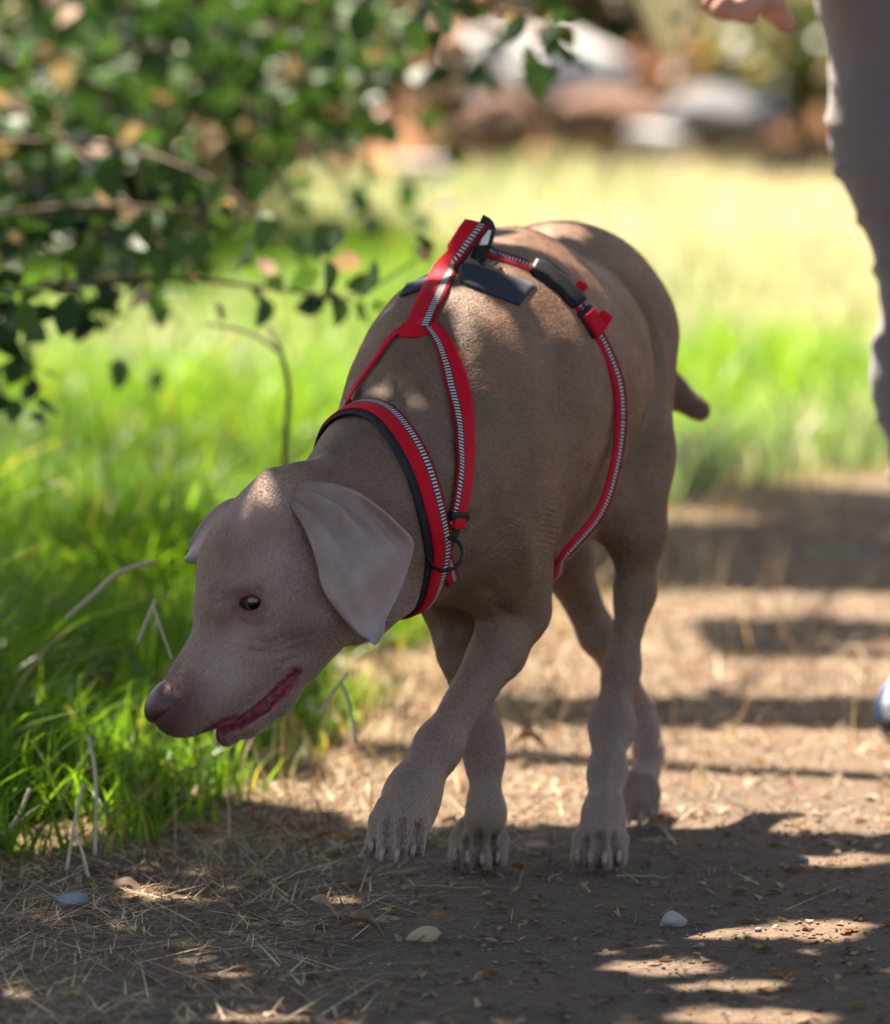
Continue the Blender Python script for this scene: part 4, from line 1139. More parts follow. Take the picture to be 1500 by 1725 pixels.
n = NT('black plastic'); n.base((.008, .008, .009), .5, .2, n.bump(n.noise(200, 2, .5, n.objc()), .1, .0005)); m_plas = n.m
n = NT('dark metal wire'); n.base((.03, .03, .032), .3, .5); n.b.inputs['Metallic'].default_value = .8; m_met = n.m
n = NT('navy grey hook and loop tape'); fib = n.noise(900, 2, .7, n.objc()); n.base(n.ramp(fib, [(.3, (.020, .024, .034)), (.7, (.05, .056, .072))]), .9, .2, n.bump(fib, .6, .001)); m_tape = n.m
n = NT('white woven label'); n.base((.75, .75, .73), .7, .2); m_white = n.m

def ribbon(name, pts, nor, width, thick, mat, parent, closed=False, wfun=None, cols=6, lift=0):
    pts = np.asarray(pts, float); nor = np.asarray(nor, float); m = len(pts)
    pts = pts + nor * lift
    Tn = (np.roll(pts, -1, 0) - np.roll(pts, 1, 0)) if closed else np.gradient(pts, axis=0)
    Tn /= np.linalg.norm(Tn, axis=1)[:, None] + 1e-12
    B = np.cross(Tn, nor); B /= np.linalg.norm(B, axis=1)[:, None] + 1e-12
    N = np.cross(B, Tn)
    L = np.r_[0, np.cumsum(np.linalg.norm(np.diff(pts, axis=0), axis=1))]
    vs, su, sv = [], [], []
    prof = [(c / (cols - 1), 1) for c in range(cols)] + [(c / (cols - 1), -1) for c in reversed(range(cols))]
    for i in range(m):
        w = width * (wfun(i / (m - 1)) if wfun else 1)
        for (s_, side) in prof:
            edge = .55 if s_ in (0, 1) else 1
            vs.append(pts[i] + B[i] * (s_ - .5) * w + N[i] * side * thick * .5 * edge); su.append(L[i]); sv.append(s_)
    k = len(prof); fs = []
    for i in range(m if closed else m - 1):
        a, b = i * k, ((i + 1) % m) * k
        for j in range(k): fs.append((a + j, a + (j + 1) % k, b + (j + 1) % k, b + j))
    if not closed: fs.append(tuple(range(k))[::-1]); fs.append(tuple(range((m - 1) * k, m * k)))
    o = mesh_obj(name, vs, fs, mat, parent)
    set_attr(o.data, 'su', su); set_attr(o.data, 'sv', sv)
    bm = bmesh.new(); bm.from_mesh(o.data); bmesh.ops.recalc_face_normals(bm, faces=bm.faces); bm.to_mesh(o.data); bm.free()
    return o

def smooth_closed(a, it):
    for _ in range(it): a = .5 * a + .25 * (np.roll(a, 1, 0) + np.roll(a, -1, 0))
    return a
def loop_around(pix, n=150, extra=()):
    """a strap that goes right round the dog: seen points come from the photograph, the rest follows the plane through them"""
    vis = [hit(*p)[0] for p in pix]; vis = np.array([p for p in vis if p is not None])
    A = np.vstack([vis, *[np.array(e)[None] for e in extra]]) if len(extra) else vis
    c0 = A.mean(0); nn = np.linalg.svd(A - c0)[2][2]
    # centre of the body section in that plane
    e1 = nrm(np.cross(nn, [0, 0, 1.0])); e2 = np.cross(nn, e1)
    ctr = c0 + nrm(c0 - CAM_POS) * 0
    d_in = nrm(np.array([0, 1.0, 0]) - nn * nn[1]); ctr = c0 + d_in * .07
    for _ in range(4):
        ring = []
        for a in np.linspace(0, 2 * math.pi, 48, endpoint=False):
            d = math.cos(a) * e1 + math.sin(a) * e2
            r = bvh.ray_cast(Vector(ctr), Vector(d), .30)
            if r[0] is not None: ring.append(np.array(r[0]))
        ctr = np.mean(ring, 0)
    ring = np.full((n, 3), np.nan)
    ang = np.linspace(0, 2 * math.pi, n, endpoint=False)
    for i, a in enumerate(ang):
        d = math.cos(a) * e1 + math.sin(a) * e2
        r = bvh.ray_cast(Vector(ctr), Vector(d), .30)
        if r[0] is not None: ring[i] = np.array(r[0])
    # pull the seen stretch onto the seen points (they need not lie exactly in the plane)
    va = np.arctan2((vis - ctr) @ e2, (vis - ctr) @ e1)
    vv = catmull(vis, 12); va = np.arctan2((vv - ctr) @ e2, (vv - ctr) @ e1)
    offp = (vv - ctr) @ nn; rad = np.linalg.norm((vv - ctr) - offp[:, None] * nn, axis=1)
    R = np.linalg.norm(ring - ctr, axis=1); O = np.zeros(n)
    for i, a in enumerate(ang):
        dd = np.abs((va - a + math.pi) % (2 * math.pi) - math.pi); j = dd.argmin()
        w = math.exp(-max(0, dd[j] - .05) / .12)
        if np.isnan(R[i]): R[i] = rad[j]
        O[i] = offp[j] * w; R[i] = R[i] * (1 - w) + rad[j] * w
    # taut: no hollows
    for _ in range(40): R = np.maximum(R, (np.roll(R, 2) + np.roll(R, -2)) * .5 - .0002)
    R = smooth_closed(R[:, None], 6)[:, 0]; O = smooth_closed(O[:, None], 12)[:, 0]
    pts = ctr + np.cos(ang)[:, None] * e1 * R[:, None] + np.sin(ang)[:, None] * e2 * R[:, None] + O[:, None] * nn
    nor = np.cos(ang)[:, None] * e1 + np.sin(ang)[:, None] * e2 * np.ones((n, 1))
    bn = []
    for p, q in zip(pts, nor):
        l = bvh.find_nearest(Vector(p)); m_ = np.array(l[1]); bn.append(nrm(.6 * m_ + .4 * q) if m_ @ q > .2 else q)
    return pts, smooth_closed(np.array(bn), 8)

def strap(pix, n=40, lift=.0, hidden=()):
    pts, nor = [], []
    for p in pix:
        if len(p) == 3: a = P(*p); r = bvh.find_nearest(Vector(a)); pts.append(a); nor.append(np.array(r[1])); continue
        a, b = hit(*p)
        if a is None: continue
        pts.append(a); nor.append(b)
    for h in hidden:
        r = bvh.find_nearest(Vector(h)); pts.append(np.array(r[0])); nor.append(np.array(r[1]))
    p2 = resample(catmull(pts, 8), n); nn = resample(catmull(nor, 8), n)
    # normal curve resampled by index share
    nn = np.array([np.array(bvh.find_nearest(Vector(q))[1]) for q in p2])
    for _ in range(6): nn[1:-1] = .5 * nn[1:-1] + .25 * (nn[2:] + nn[:-2])
    nn /= np.linalg.norm(nn, axis=1)[:, None]
    return p2 + nn * lift, nn

# collar
cl = empty('dog_collar', P(650, 840, -.2)); tag(cl, 'red padded collar with white ladder stitching round the dog neck', 'collar')
COLLAR = [(560, 714), (590, 692), (622, 688), (652, 702), (682, 738), (706, 782), (722, 830), (734, 880), (741, 925)]
cp, cn = loop_around(COLLAR)
ctrn = cp.mean(0)
side = np.cross(np.roll(cp, -1, 0) - cp, cn); flipc = (side.mean(0) @ (HO - ctrn)) < 0
if flipc: cp = cp[::-1].copy(); cn = cn[::-1].copy()
hd = nrm(HO - ctrn)
axis_off = np.cross(np.roll(cp, -1, 0) - np.roll(cp, 1, 0), cn); axis_off /= np.linalg.norm(axis_off, axis=1)[:, None]
toward = np.sign((axis_off * hd).sum(1))[:, None] * axis_off
ribbon('padding', cp + toward * .004, cn, .034, .004, m_pad, cl, True, lift=.0025)
ribbon('webbing', cp, cn, .0255, .0026, m_red, cl, True, lift=.0058)

# harness
hs = empty('dog_harness', P(820, 450, .1)); tag(hs, 'red walking harness with black buckle strapped round the dog chest', 'harness')
GIRTH = [(822, 437), (862, 443), (905, 458), (943, 486), (976, 525), (1002, 562), (1024, 605), (1036, 650), (1036, 705), (1024, 755), (1004, 805), (970, 866), (930, 930)]
rc_ = P(850, 692, .06)
gp, gn = loop_around(GIRTH, 170, [rc_ - DL * .125 + DF * d_ + DZ * z_ for d_ in (-.06,) for z_ in (.06, -.04)] * 4)
gn = gn + DF * .45; gn /= np.linalg.norm(gn, axis=1)[:, None]
gt = np.roll(gp, -1, 0) - gp; gs = np.cross(gt, gn)
ribbon('girth_strap', gp, gn, .0185, .0024, m_redn, hs, True, lift=.0035)

YR = [(728, 552), (745, 575), (757, 605), (768, 645), (777, 700), (780, 755), (777, 810), (768, 860), (760, 885)]
p_, q_ = strap(YR, 50, .0045); 
ribbon('yoke_strap', p_[::-1], q_[::-1], .0265, .0026, m_red, hs, wfun=lambda t: .55 + .45 * min(1, (1 - t) * 3) * (1 if t > .15 else .75 + 1.6 * t))
hid = [P(600, 720, .05), P(610, 790, .04), P(640, 880, .0), P(700, 960, -.1)]
p_, q_ = strap([(690, 556), (668, 566), (650, 588), (636, 610), (618, 634), (600, 660), (590, 684)], 50, .0045, hidden=hid)
ribbon('yoke_strap', p_, q_, .0125, .0026, m_redp, hs)
# black loops where the yoke ends beside the collar
def torus(name, c, ax, R_, r_, mat, parent, n1=28, n2=8, sx=1):
    ax = nrm(ax); e1 = nrm(np.cross(ax, [.3, .2, .9])); e2 = np.cross(ax, e1); pts = [c + R_ * (math.cos(a) * e1 * sx + math.sin(a) * e2) for a in np.linspace(0, 2 * math.pi, n1, endpoint=False)]
    vs, fs = [], []
    for i, p in enumerate(pts):
        d = nrm(p - c)
        for j in range(n2):
            b = 2 * math.pi * j / n2; vs.append(p + r_ * (math.cos(b) * d + math.sin(b) * ax))
    for i in range(n1):
        for j in range(n2): fs.append((i * n2 + j, ((i + 1) % n1) * n2 + j, ((i + 1) % n1) * n2 + (j + 1) % n2, i * n2 + (j + 1) % n2))
    return mesh_obj(name, vs, fs, mat, parent)
def box_at(name, c, axes, size, mat, parent, bev=.25):
    bm = bmesh.new(); bmesh.ops.create_cube(bm, size=1)
    M = Matrix([[*(np.array(axes).T[i] * np.array(size))] for i in range(3)])
    bm.transform(M.to_4x4())
    bmesh.ops.bevel(bm, geom=bm.edges[:], offset=min(size) * bev, segments=2, affect='EDGES', profile=.6)
    for v in bm.verts: v.co += Vector(c)
    me = bpy.data.meshes.new(name); bm.to_mesh(me); bm.free(); me.materials.append(mat)
    o = bpy.data.objects.new(name, me); link(o)
    o.parent = parent; o.matrix_parent_inverse = parent.matrix_world.inverted(); return o
a, b = hit(766, 868); tt = nrm(P(760, 890, a[1]) - P(770, 840, a[1])); tt = nrm(tt - b * (tt @ b))
box_at('slider', a + b * .006, [tt, np.cross(tt, b), b], (.009, .028, .008), m_plas, hs)
a2, b2 = hit(764, 878); box_at('strap_end', a2 + b2 * .007, [tt, np.cross(tt, b), b2], (.012, .018, .007), m_redp, hs)
p_, q_ = strap([(764, 876), (757, 896), (748, 918), (742, 938)], 16, .004); ribbon('chest_loop', p_, q_, .022, .004, m_pad, hs)
# lead ring and tab hanging from the collar front
a, b = hit(737, 925); torus('ring', a + b * .012 + np.array([0, -.004, 0]), nrm([-.15, -.9, .45]), .0185, .0021, m_met, cl)
p_, q_ = strap([(742, 930), (750, 952), (757, 974)], 14, .006); ribbon('tab', p_, q_, .018, .003, m_redn, cl)

# back strap rising to the handle above the back
ya = hit(706, 553)[0][1]; yb = hit(822, 440)[0][1]
h0 = hit(704, 552)[0]
bk = [hit(*q)[0] + np.array([0, -.006, .003]) for q in ((704, 554), (718, 522), (734, 488), (750, 458))]
bk += [P(768, 424, max(bk[-1][1], yb - .05)), P(789, 394, yb - .02), P(804, 374, yb - .01)]
bk = resample(catmull(bk, 10), 60); tg = nrm(bk[-1] - bk[0]); acr = nrm(np.array([.86, -.32, .02])); acr = nrm(acr - tg * (acr @ tg)); up_ = np.cross(acr, tg); up_ = up_ if up_[2] > 0 else -up_
ribbon('back_strap', bk[::-1], np.tile(up_, (60, 1)), .0315, .0030, m_red, hs)
ribbon('handle_padding', (bk - up_ * .004)[24:], np.tile(up_, (36, 1)), .031, .004, m_pad, hs)
ribbon('yoke_bar', np.array([P(676, 556, ya - .002), P(700, 557, ya - .008), P(724, 554, ya - .008), P(742, 548, ya + .0)]), np.tile(nrm([-.2, -.75, .6]), (4, 1)), .017, .004, m_redp, hs)
# the loop comes back down to the girth
top = bk[-1]; lowp = hit(806, 446)[0]
dn_ = np.array([top + acr * .004, P(822, 384, yb - .008), P(816, 408, yb - .012), P(804, 438, yb - .012)])
ribbon('handle_loop', catmull(dn_, 6), np.tile(nrm([.55, -.82, .15]), (19, 1)), .019, .004, m_pad, hs)
mid_ = P(816, 402, yb - .012)
box_at('white_label', P(817, 400, yb - .0155), [nrm(dn_[1] - dn_[2]), nrm([.8, .55, 0]), nrm([.55, -.82, .15])], (.015, .009, .003), m_white, hs)
torus('ring', P(823, 432, yb - .012), nrm([.1, -1, .1]), .0105, .0014, m_met, hs, sx=1.15)
# hook and loop flaps lying over the back
def flap(name, quad, mat, parent, nx=14, ny=6, lift=.004):
    a, b, c, d = [np.array(q, float) for q in quad]; V = []; Nn = []
    for i in range(nx):
        for j in range(ny):
            s_, t_ = i / (nx - 1), j / (ny - 1)
            p = (a * (1 - s_) + b * s_) * (1 - t_) + (d * (1 - s_) + c * s_) * t_
            h_, n_ = hit(*p); 
            if h_ is None: h_, n_ = V[-1], Nn[-1]
            V.append(h_); Nn.append(n_)
    V = np.array(V); Nn = np.array(Nn); k = nx * ny
    vs = np.vstack([V + Nn * lift, V + Nn * (lift - .0022)]); fs = []
    q = lambda i, j: i * ny + j
    for i in range(nx - 1):
        for j in range(ny - 1):
            fs.append((q(i, j), q(i + 1, j), q(i + 1, j + 1), q(i, j + 1))); fs.append((k + q(i, j), k + q(i, j + 1), k + q(i + 1, j + 1), k + q(i + 1, j)))
    for i in range(nx - 1):
        fs.append((q(i, 0), k + q(i, 0), k + q(i + 1, 0), q(i + 1, 0))); fs.append((q(i, ny - 1), q(i + 1, ny - 1), k + q(i + 1, ny - 1), k + q(i, ny - 1)))
    for j in range(ny - 1):
        fs.append((q(0, j), q(0, j + 1), k + q(0, j + 1), k + q(0, j))); fs.append((q(nx - 1, j), k + q(nx - 1, j), k + q(nx - 1, j + 1), q(nx - 1, j + 1)))
    return mesh_obj(name, vs, fs, mat, parent)
flap('tape_flap', [(780, 446), (902, 482), (874, 517), (776, 478)], m_tape, hs)
flap('tape_flap', [(688, 482), (748, 462), (742, 478), (676, 503)], m_tape, hs)
# buckle and slider on the girth, following the strap
def along(px, py):
    h_ = hit(px, py)[0]; i = np.linalg.norm(gp - h_, axis=1).argmin(); return i
def curved_block(name, i0, i1, w, th, mat, lift, wf=None):
    ii = np.arange(min(i0, i1), max(i0, i1) + 1); p = resample(gp[ii], 16); nn = np.array([gn[ii][int(round(x))] for x in np.linspace(0, len(ii) - 1, 16)])
    return ribbon(name, p, nn, w, th, mat, hs, lift=lift, wfun=wf)
i0, i1 = along(900, 456), along(972, 522)
buck = curved_block('buckle', i0, i1, .027, .010, m_plas, .0075, lambda t: .80 + .2 * abs(math.sin(t * 9)))
curved_block('buckle_prong', along(908, 463), along(938, 484), .034, .006, m_plas, .0065)
a, b = hit(966, 497); box_at('strap_end', a + b * .012, [nrm([1, 0, -.6]), nrm([.6, 0, 1]), nrm([0, -1, .2])], (.013, .014, .010), m_redp, hs, .35)
i0, i1 = along(978, 532), along(1006, 572)
curved_block('slider', i0, i1, .028, .007, m_plas, .006, lambda t: .9)
curved_block('strap_loop', along(984, 540), along(1003, 566), .021, .007, m_redp, .0105)
a, b = hit(1000, 548); box_at('strap_fold', a + b * .013, [nrm([1, 0, -.8]), nrm([.8, 0, 1]), nrm([0, -1, .2])], (.016, .020, .010), m_redp, hs, .4)
# ------------------------------------------------------------------ the person walking behind, mostly outside the picture
PY = .95
person = empty('person', G(1590, 1250)); tag(person, 'person in grey trousers walking behind the dog with one hand hanging back', 'person')
n = NT('sunned skin'); p_ = n.objc(); n.base(n.ramp(n.noise(40, 3, .5, p_), [(.3, (.42, .20, .15)), (.7, (.56, .30, .23))]), .5, .35, n.bump(n.noise(500, 2, .5, p_), .15, .0008)); M_SKIN = n.m
n.b.inputs['Subsurface Weight'].default_value = .15; n.b.inputs['Subsurface Radius'].default_value = (.012, .005, .003)
n = NT('grey cotton trousers'); p_ = n.objc(); wv = n.noise(900, 2, .6, p_); n.base(n.mix(n.noise(7, 3, .5, p_), (.125, .105, .118), (.19, .163, .175)), .85, .15, n.bump(wv, .35, .0008)); n.b.inputs['Sheen Weight'].default_value = .25; M_TRO = n.m
n = NT('navy cotton shirt'); n.base((.05, .07, .11), .85, .15); M_SHIRT = n.m
n = NT('white blue shoe fabric'); n.base(n.ramp(n.noise(12, 3, .5, n.objc()), [(.35, (.50, .56, .66)), (.65, (.72, .76, .82))]), .6, .3); M_SHOE = n.m
n = NT('dark navy rubber'); n.base((.018, .022, .035), .55, .4); M_SOLE = n.m
n = NT('shoe blue stripe'); n.base((.08, .16, .36), .5, .4); M_STRIPE = n.m
n = NT('brown hair'); n.base((.05, .03, .02), .55, .4, n.bump(n.noise(120, 3, .7, n.mapping(n.objc(), (1, 1, .1))), .6, .003)); M_HAIR = n.m
def prc(a, b, r1, r2, k=.03): return rc(a, b, r1, r2, k)
LEGS = {'near': [(1537, -20, .95), (1578, 520, .95), (1592, 1150, .97)], 'far': [(1575, -20, 1.14), (1790, 520, 1.12), (1830, 1140, 1.12)]}
body_p = [prc((1550, -100, 1.04), (1570, -420, 1.04), 150, 150, .06), prc((1570, -420, 1.04), (1585, -660, 1.03), 165, 150, .06), prc((1580, -690, .86), (1590, -690, 1.2), 75, 75, .05),
          prc((1588, -740, 1.03), (1606, -850, 1.03), 68, 62, .03),
          EL(P(1625, -925, 1.03), (.098, .078, .118), None, .03), prc((1668, -900, 1.03), (1690, -880, 1.03), 50, 22, .02),
          EL(P(1735, -918, 1.03), (.018, .014, .022), None, .015), EL(P(1718, -862, 1.03), (.03, .03, .028), None, .02),
          EL(P(1615, -915, .948), (.016, .010, .030), None, .01), EL(P(1615, -915, 1.112), (.016, .010, .030), None, .01)]
for L in LEGS.values():
    body_p += [prc(L[0], L[1], 112, 68, .04), prc(L[1], L[2], 62, 42, .03), prc((L[1][0] - 14, L[1][1] + 130, L[1][2]), (L[2][0] - 4, L[2][1] - 180, L[2][2]), 64, 44, .03), prc(L[2], (L[2][0] + 190, L[2][1] + 62, L[2][2]), 46, 34, .03)]
arm_n = [prc((1562, -680, .84), (1420, -370, .80), 68, 50, .03), prc((1420, -370, .80), (1292, -112, .84), 50, 34, .03)]
arm_f = [prc((1590, -680, 1.22), (1700, -380, 1.26), 66, 48, .03), prc((1700, -380, 1.26), (1850, -190, 1.22), 48, 34, .03)]
def fing(pts, r): return [rc((*a, ), (*b, ), ra, rb, .008) for a, b, ra, rb in zip(pts, pts[1:], r, r[1:])]
# the hand seen at the top edge: fingers curled to the left, thumb and palm edge to the lower right
hand_n = [rc((1292, -112, .84), (1262, -40, .84), 38, 40, .02), rc((1262, -40, .83), (1290, -8, .835), 44, 34, .02),
          *fing([(1238, -30, .80), (1208, -6, .79), (1196, 8, .79), (1204, 20, .80)], [15, 14, 12, 9]),
          *fing([(1250, -18, .785), (1226, 4, .775), (1214, 18, .775), (1224, 28, .79)], [15, 14, 13, 9]),
          *fing([(1264, -10, .78), (1250, 10, .77), (1240, 22, .77), (1250, 32, .785)], [15, 14, 13, 9]),
          *fing([(1278, -6, .79), (1270, 14, .78), (1262, 24, .78), (1272, 32, .79)], [14, 13, 11, 8]),
          *fing([(1290, -20, .85), (1302, 12, .855), (1320, 34, .86), (1332, 42, .862)], [26, 22, 15, 10])]
hand_f = [rc((1850, -190, 1.22), (1890, -150, 1.22), 36, 40, .02)]
for j in range(4): hand_f += fing([(1900 + j * 2, -160 + j * 18, 1.20 - .012 * j), (1935, -140 + j * 18, 1.19), (1945 - 5 * j, -112 + j * 16, 1.20), (1925 - 5 * j, -104 + j * 15, 1.21)], [15, 14, 12, 9])
hand_f += fing([(1880, -120, 1.2), (1905, -92, 1.19), (1930, -84, 1.19)], [17, 14, 10])
prims = body_p + arm_n + arm_f + hand_n + hand_f
lo = np.min([p.box()[0] for p in prims], 0) - .03; hi = np.max([p.box()[1] for p in prims], 0) + .03
hb_ = np.array([P(1170, 60, .84), P(1345, -130, .84)]); hx0, hx1 = hb_[:, 0].min(), hb_[:, 0].max(); hz0, hz1 = hb_[:, 2].min(), hb_[:, 2].max()
g = Grid(span(lo[0], hi[0], .009, hx0, hx1, .0026), span(lo[1], hi[1], .009, PY - .24, PY - .06, .0026), span(lo[2], hi[2], .009, hz0, hz1, .0026))
A = g.new(); g.add(A, body_p)
B0 = A.copy(); g.merge(A, B0, arm_n + hand_n, .04); g.merge(A, B0, arm_f + hand_f, .04)
for sgn in (1, -1): g.carve(A, [EL(P(1702, -928, 1.03 + sgn * .032), (.016, .014, .009), None, .01)])
g.carve(A, [RC(P(1722, -872, 1.0), P(1722, -872, 1.06), .004, .004, .006)])
def oriented(v, f):
    q_ = v[f[:, :3]]
    return f[:, ::-1].copy() if np.einsum('ij,ij->i', q_[:, 0] - v.mean(0), np.cross(q_[:, 1] - v.mean(0), q_[:, 2] - v.mean(0))).sum() < 0 else f
def solid(name, prims, h, mat, parent, disp=None, cut=None, n_=4):
    lo = np.min([p.box()[0] for p in prims], 0) - .04; hi = np.max([p.box()[1] for p in prims], 0) + .04
    g = Grid(*(np.arange(a, b, h) for a, b in zip(lo, hi))); A = g.new(); g.add(A, prims)
    if cut is not None: A = np.maximum(A, cut(*g.xyz((slice(None),) * 3)).astype(np.float32) + 0 * A)
    v, f = g.nets(A); v = relax(v, f, n_, .5); f = oriented(v, f)
    if disp is not None: v = v + vnormals(v, f) * disp(v)[:, None]
    return mesh_obj(name, v, f, mat, parent)
v, f = g.nets(A); v = relax(v, f, 4, .5); del A, B0
mesh_obj('body', v, oriented(v, f), M_SKIN, person)
for sgn in (1, -1):
    c = P(1706, -928, 1.03 + sgn * .032); bm = bmesh.new(); bmesh.ops.create_uvsphere(bm, u_segments=14, v_segments=10, radius=.011); me = bpy.data.meshes.new('eye'); bm.to_mesh(me); bm.free(); me.materials.append(m_scl.m)
    o = bpy.data.objects.new('eye', me); link(o); o.parent = person; o.matrix_parent_inverse = person.matrix_world.inverted(); o.matrix_world = Matrix.Translation(c)
def leg_pr(L, pad):
    a, b, c = L
    return [rc(a, (a[0] + 14, 235, a[2]), 148 + pad, 132 + pad, .05), rc((a[0] + 14, 235, a[2]), (b[0] - 6 - (0 if b[0] < 1700 else 30), 400, b[2]), 130 + pad, 88 + pad, .06),
            rc((b[0] - 6, 400, b[2]), (b[0] + 2, 500, b[2]), 90 + pad, 80 + pad, .05), rc((b[0], 520, b[2]), (b[0] - 3, 640, b[2]), 82 + pad, 92 + pad, .05), rc((b[0] - 3, 640, b[2]), (c[0] + 8, 1120, c[2]), 92 + pad, 64 + pad, .06)]
def folds(v):
    w = lattice3(v * np.array([1, 1, 2.6]), 7, 4); w2 = lattice3(v * np.array([1, 1, 3.2]), 15, 9); r_ = 1 - np.abs(w2) * 2
    cr = np.clip(1 - np.abs(np.sin(v[:, 2] * 46 + 2.2 * np.sin(v[:, 0] * 21 + v[:, 2] * 9) + 3 * lattice3(v, 5, 2))) * 2.2, 0, 1)
    return   .0075 * cr * np.clip(lattice3(v * np.array([1, 1, 1.4]), 6, 8) * 1.4 + .4, 0, 1) + .005 * lattice3(v * np.array([1, 1, 2.0]), 4.2, 4) + .0015 * r_ * (v[:, 0] > P(1440, 0, .95)[0])
zh = P(1575, 1135, .97)[2]; zw = P(1550, -130, 1.0)[2]
solid('trousers', leg_pr(LEGS['near'], 0) + leg_pr(LEGS['far'], 0) + [prc((1550, -60, 1.04), (1556, -150, 1.04), 168, 160, .06)], .009, M_TRO, person, folds, lambda x, y, z: np.maximum(zh - z, z - zw) + 0 * x + 0 * y)
zs = P(1550, -60, 1.0)[2]
solid('shirt', [prc((1552, -70, 1.04), (1570, -420, 1.04), 178, 170, .06), prc((1570, -420, 1.04), (1585, -650, 1.03), 182, 168, .06), prc((1580, -690, .86), (1590, -690, 1.2), 92, 92, .06),
      prc((1562, -680, .84), (1450, -440, .81), 88, 72, .03), prc((1590, -680, 1.22), (1680, -430, 1.25), 86, 72, .03)], .011, M_SHIRT, person, lambda v: .007 * lattice3(v, 8, 3), lambda x, y, z: zs - z + 0 * x + 0 * y)
solid('hair', [EL(P(1606, -950, 1.03), (.106, .092, .108), None, .02), prc((1560, -920, 1.03), (1556, -850, 1.03), 70, 40, .03)], .009, M_HAIR, person, lambda v: .004 * lattice3(v, 40, 3),
      lambda x, y, z: (x - P(1690, -900, 1.03)[0]) * .6 + (P(1690, -965, 1.03)[2] - z) * .8 * (x > P(1625, 0, 1.03)[0]) + 0 * y)
for (ax, az, y_) in ((1586, 1156, .97), (1830, 1140, 1.12)):
    q = lambda dx, dz, dy=0: (ax + dx, dz, y_ + dy)
    gz = proj(np.array([0, y_, 0.0]))[1]
    up = solid('shoe', [rc(q(-56, gz - 46), q(-40, gz - 72), 44, 42, .03), rc(q(-20, gz - 62), q(60, gz - 52), 50, 46, .04), rc(q(60, gz - 50), q(235, gz - 36), 48, 36, .04), rc(q(-10, gz - 100), q(10, gz - 60), 50, 50, .03)], .005, M_SHOE, person, None, lambda x, y, z: np.maximum(.024 - z, z - P(*q(0, gz - 132))[2]) + 0 * x + 0 * y)
    solid('sole', [rc(q(-56, gz - 24), q(60, gz - 22), 50, 48, .03), rc(q(60, gz - 22), q(240, gz - 20), 50, 40, .03)], .005, M_SOLE, person, None, lambda x, y, z: np.maximum(.001 - z, z - .027) + 0 * x + 0 * y)
    for k_ in range(2):
        a, b = P(*q(-20 + 45 * k_, gz - 34, -.040)), P(*q(10 + 45 * k_, gz - 88, -.034)); v, f = tube_mesh([a, (a + b) / 2, b], [.006, .006, .005], 8); mesh_obj('stripe', v, f, M_STRIPE, person)
    v, f = tube_mesh(catmull([P(*q(-100, gz - 30, .0)), P(*q(-98, gz - 55, 0)), P(*q(-84, gz - 84, 0))], 4), [.008] * 9, 8); mesh_obj('heel_tab', v, f, M_STRIPE, person)
# ------------------------------------------------------------------ litter on the path
def gz_(x, y): return float(ground_z(np.array([x]), np.array([y]))[0])
def curled_leaf(L, W, curl, seed):
    r = np.random.default_rng(seed); v, f = leaf_shape(L, W, r.uniform(.1, .9), 8)
    v[:, 2] += curl * L * (np.sin(v[:, 0] / L * 3.0) * .5) + .12 * L * np.sin(v[:, 0] / L * 9 + seed) * (v[:, 1] / W); v[:, 2] -= v[:, 2].min(); return v, f
LM = []
for k_ in range(9):
    L_ = .05; v, f = curled_leaf(1.0, [.34, .42, .5, .30, .38, .6, .45, .28, .5][k_], [.2, .5, .1, .8, .4, .3, .7, .5, .2][k_], k_ + 3)
    me = mesh_data('fallen_leaf', v, f, [M_DRY]); set_attr(me, 'tint', np.full(len(v), [.05, .2, .35, .5, .65, .15, .4, .75, 1.0][k_])); LM.append(me)
LMK = [(672, 1440, 'the raised front paw'), (808, 1465, 'the planted front paw'), (1012, 1465, 'the planted hind paw'), (1080, 1385, 'the lifted hind paw'), (1133, 1549, 'the light grey pebble'), (126, 1524, 'the blue grey stone'),
       (540, 1538, 'the tan curled leaf'), (716, 1575, 'the ochre dirt lump'), (1485, 1240, 'the white shoe'), (518, 1222, 'the cream leaf'), (300, 1450, 'the tall grass edge'), (600, 1310, 'the straw under the muzzle'), (1240, 1660, 'the lower sun streaks'), (860, 1200, 'the crossed forelegs')]
USED = set()
def whereabouts(px, py, what):
    d = [math.hypot(px - a, (py - b) * 1.6) for a, b, _ in LMK]; i = int(np.argmin(d)); a, b, nm = LMK[i]
    dx, dy = px - a, (py - b) * 1.6
    far = 'well ' if d[i] > 130 else ''
    rel = ('left of' if dx < 0 else 'right of') if abs(dx) > abs(dy) else ('behind' if dy < 0 else 'in front of')
    lab = f'{what} {far}{rel} {nm}'
    if lab in USED: return None
    USED.add(lab); return lab
def fallen(px, py, size, var, rz, label, tilt_=0.0, group=None, lift=.002):
    g0 = G(px, py); o = bpy.data.objects.new('fallen_leaf', LM[var]); link(o)
    sz = S(size, g0[1]); o.scale = (sz, sz, sz); o.rotation_euler = (tilt_, rng.normal(0, .12), rz)
    c = np.array([math.cos(rz), math.sin(rz)]) * sz * .5
    o.location = (g0[0] - c[0], g0[1] - c[1], gz_(g0[0], g0[1]) + lift + max(0, abs(math.sin(tilt_)) * sz * .2)); tag(o, label, 'leaf', group); return o
fallen(518, 1222, 66, 8, 1.2, 'pale cream leaf standing in the straw below the dog chin', .9, lift=.012)
fallen(648, 1128, 60, 0, .5, 'dark brown curled leaf on the straw under the dog ear tip', .5, lift=.01)
fallen(540, 1538, 74, 7, -.35, 'tan curled leaf lying flat alone on the bare dirt front', .25)
fallen(470, 1305, 90, 4, .25, 'broad beige leaf at the grass edge under the dog muzzle', .1)
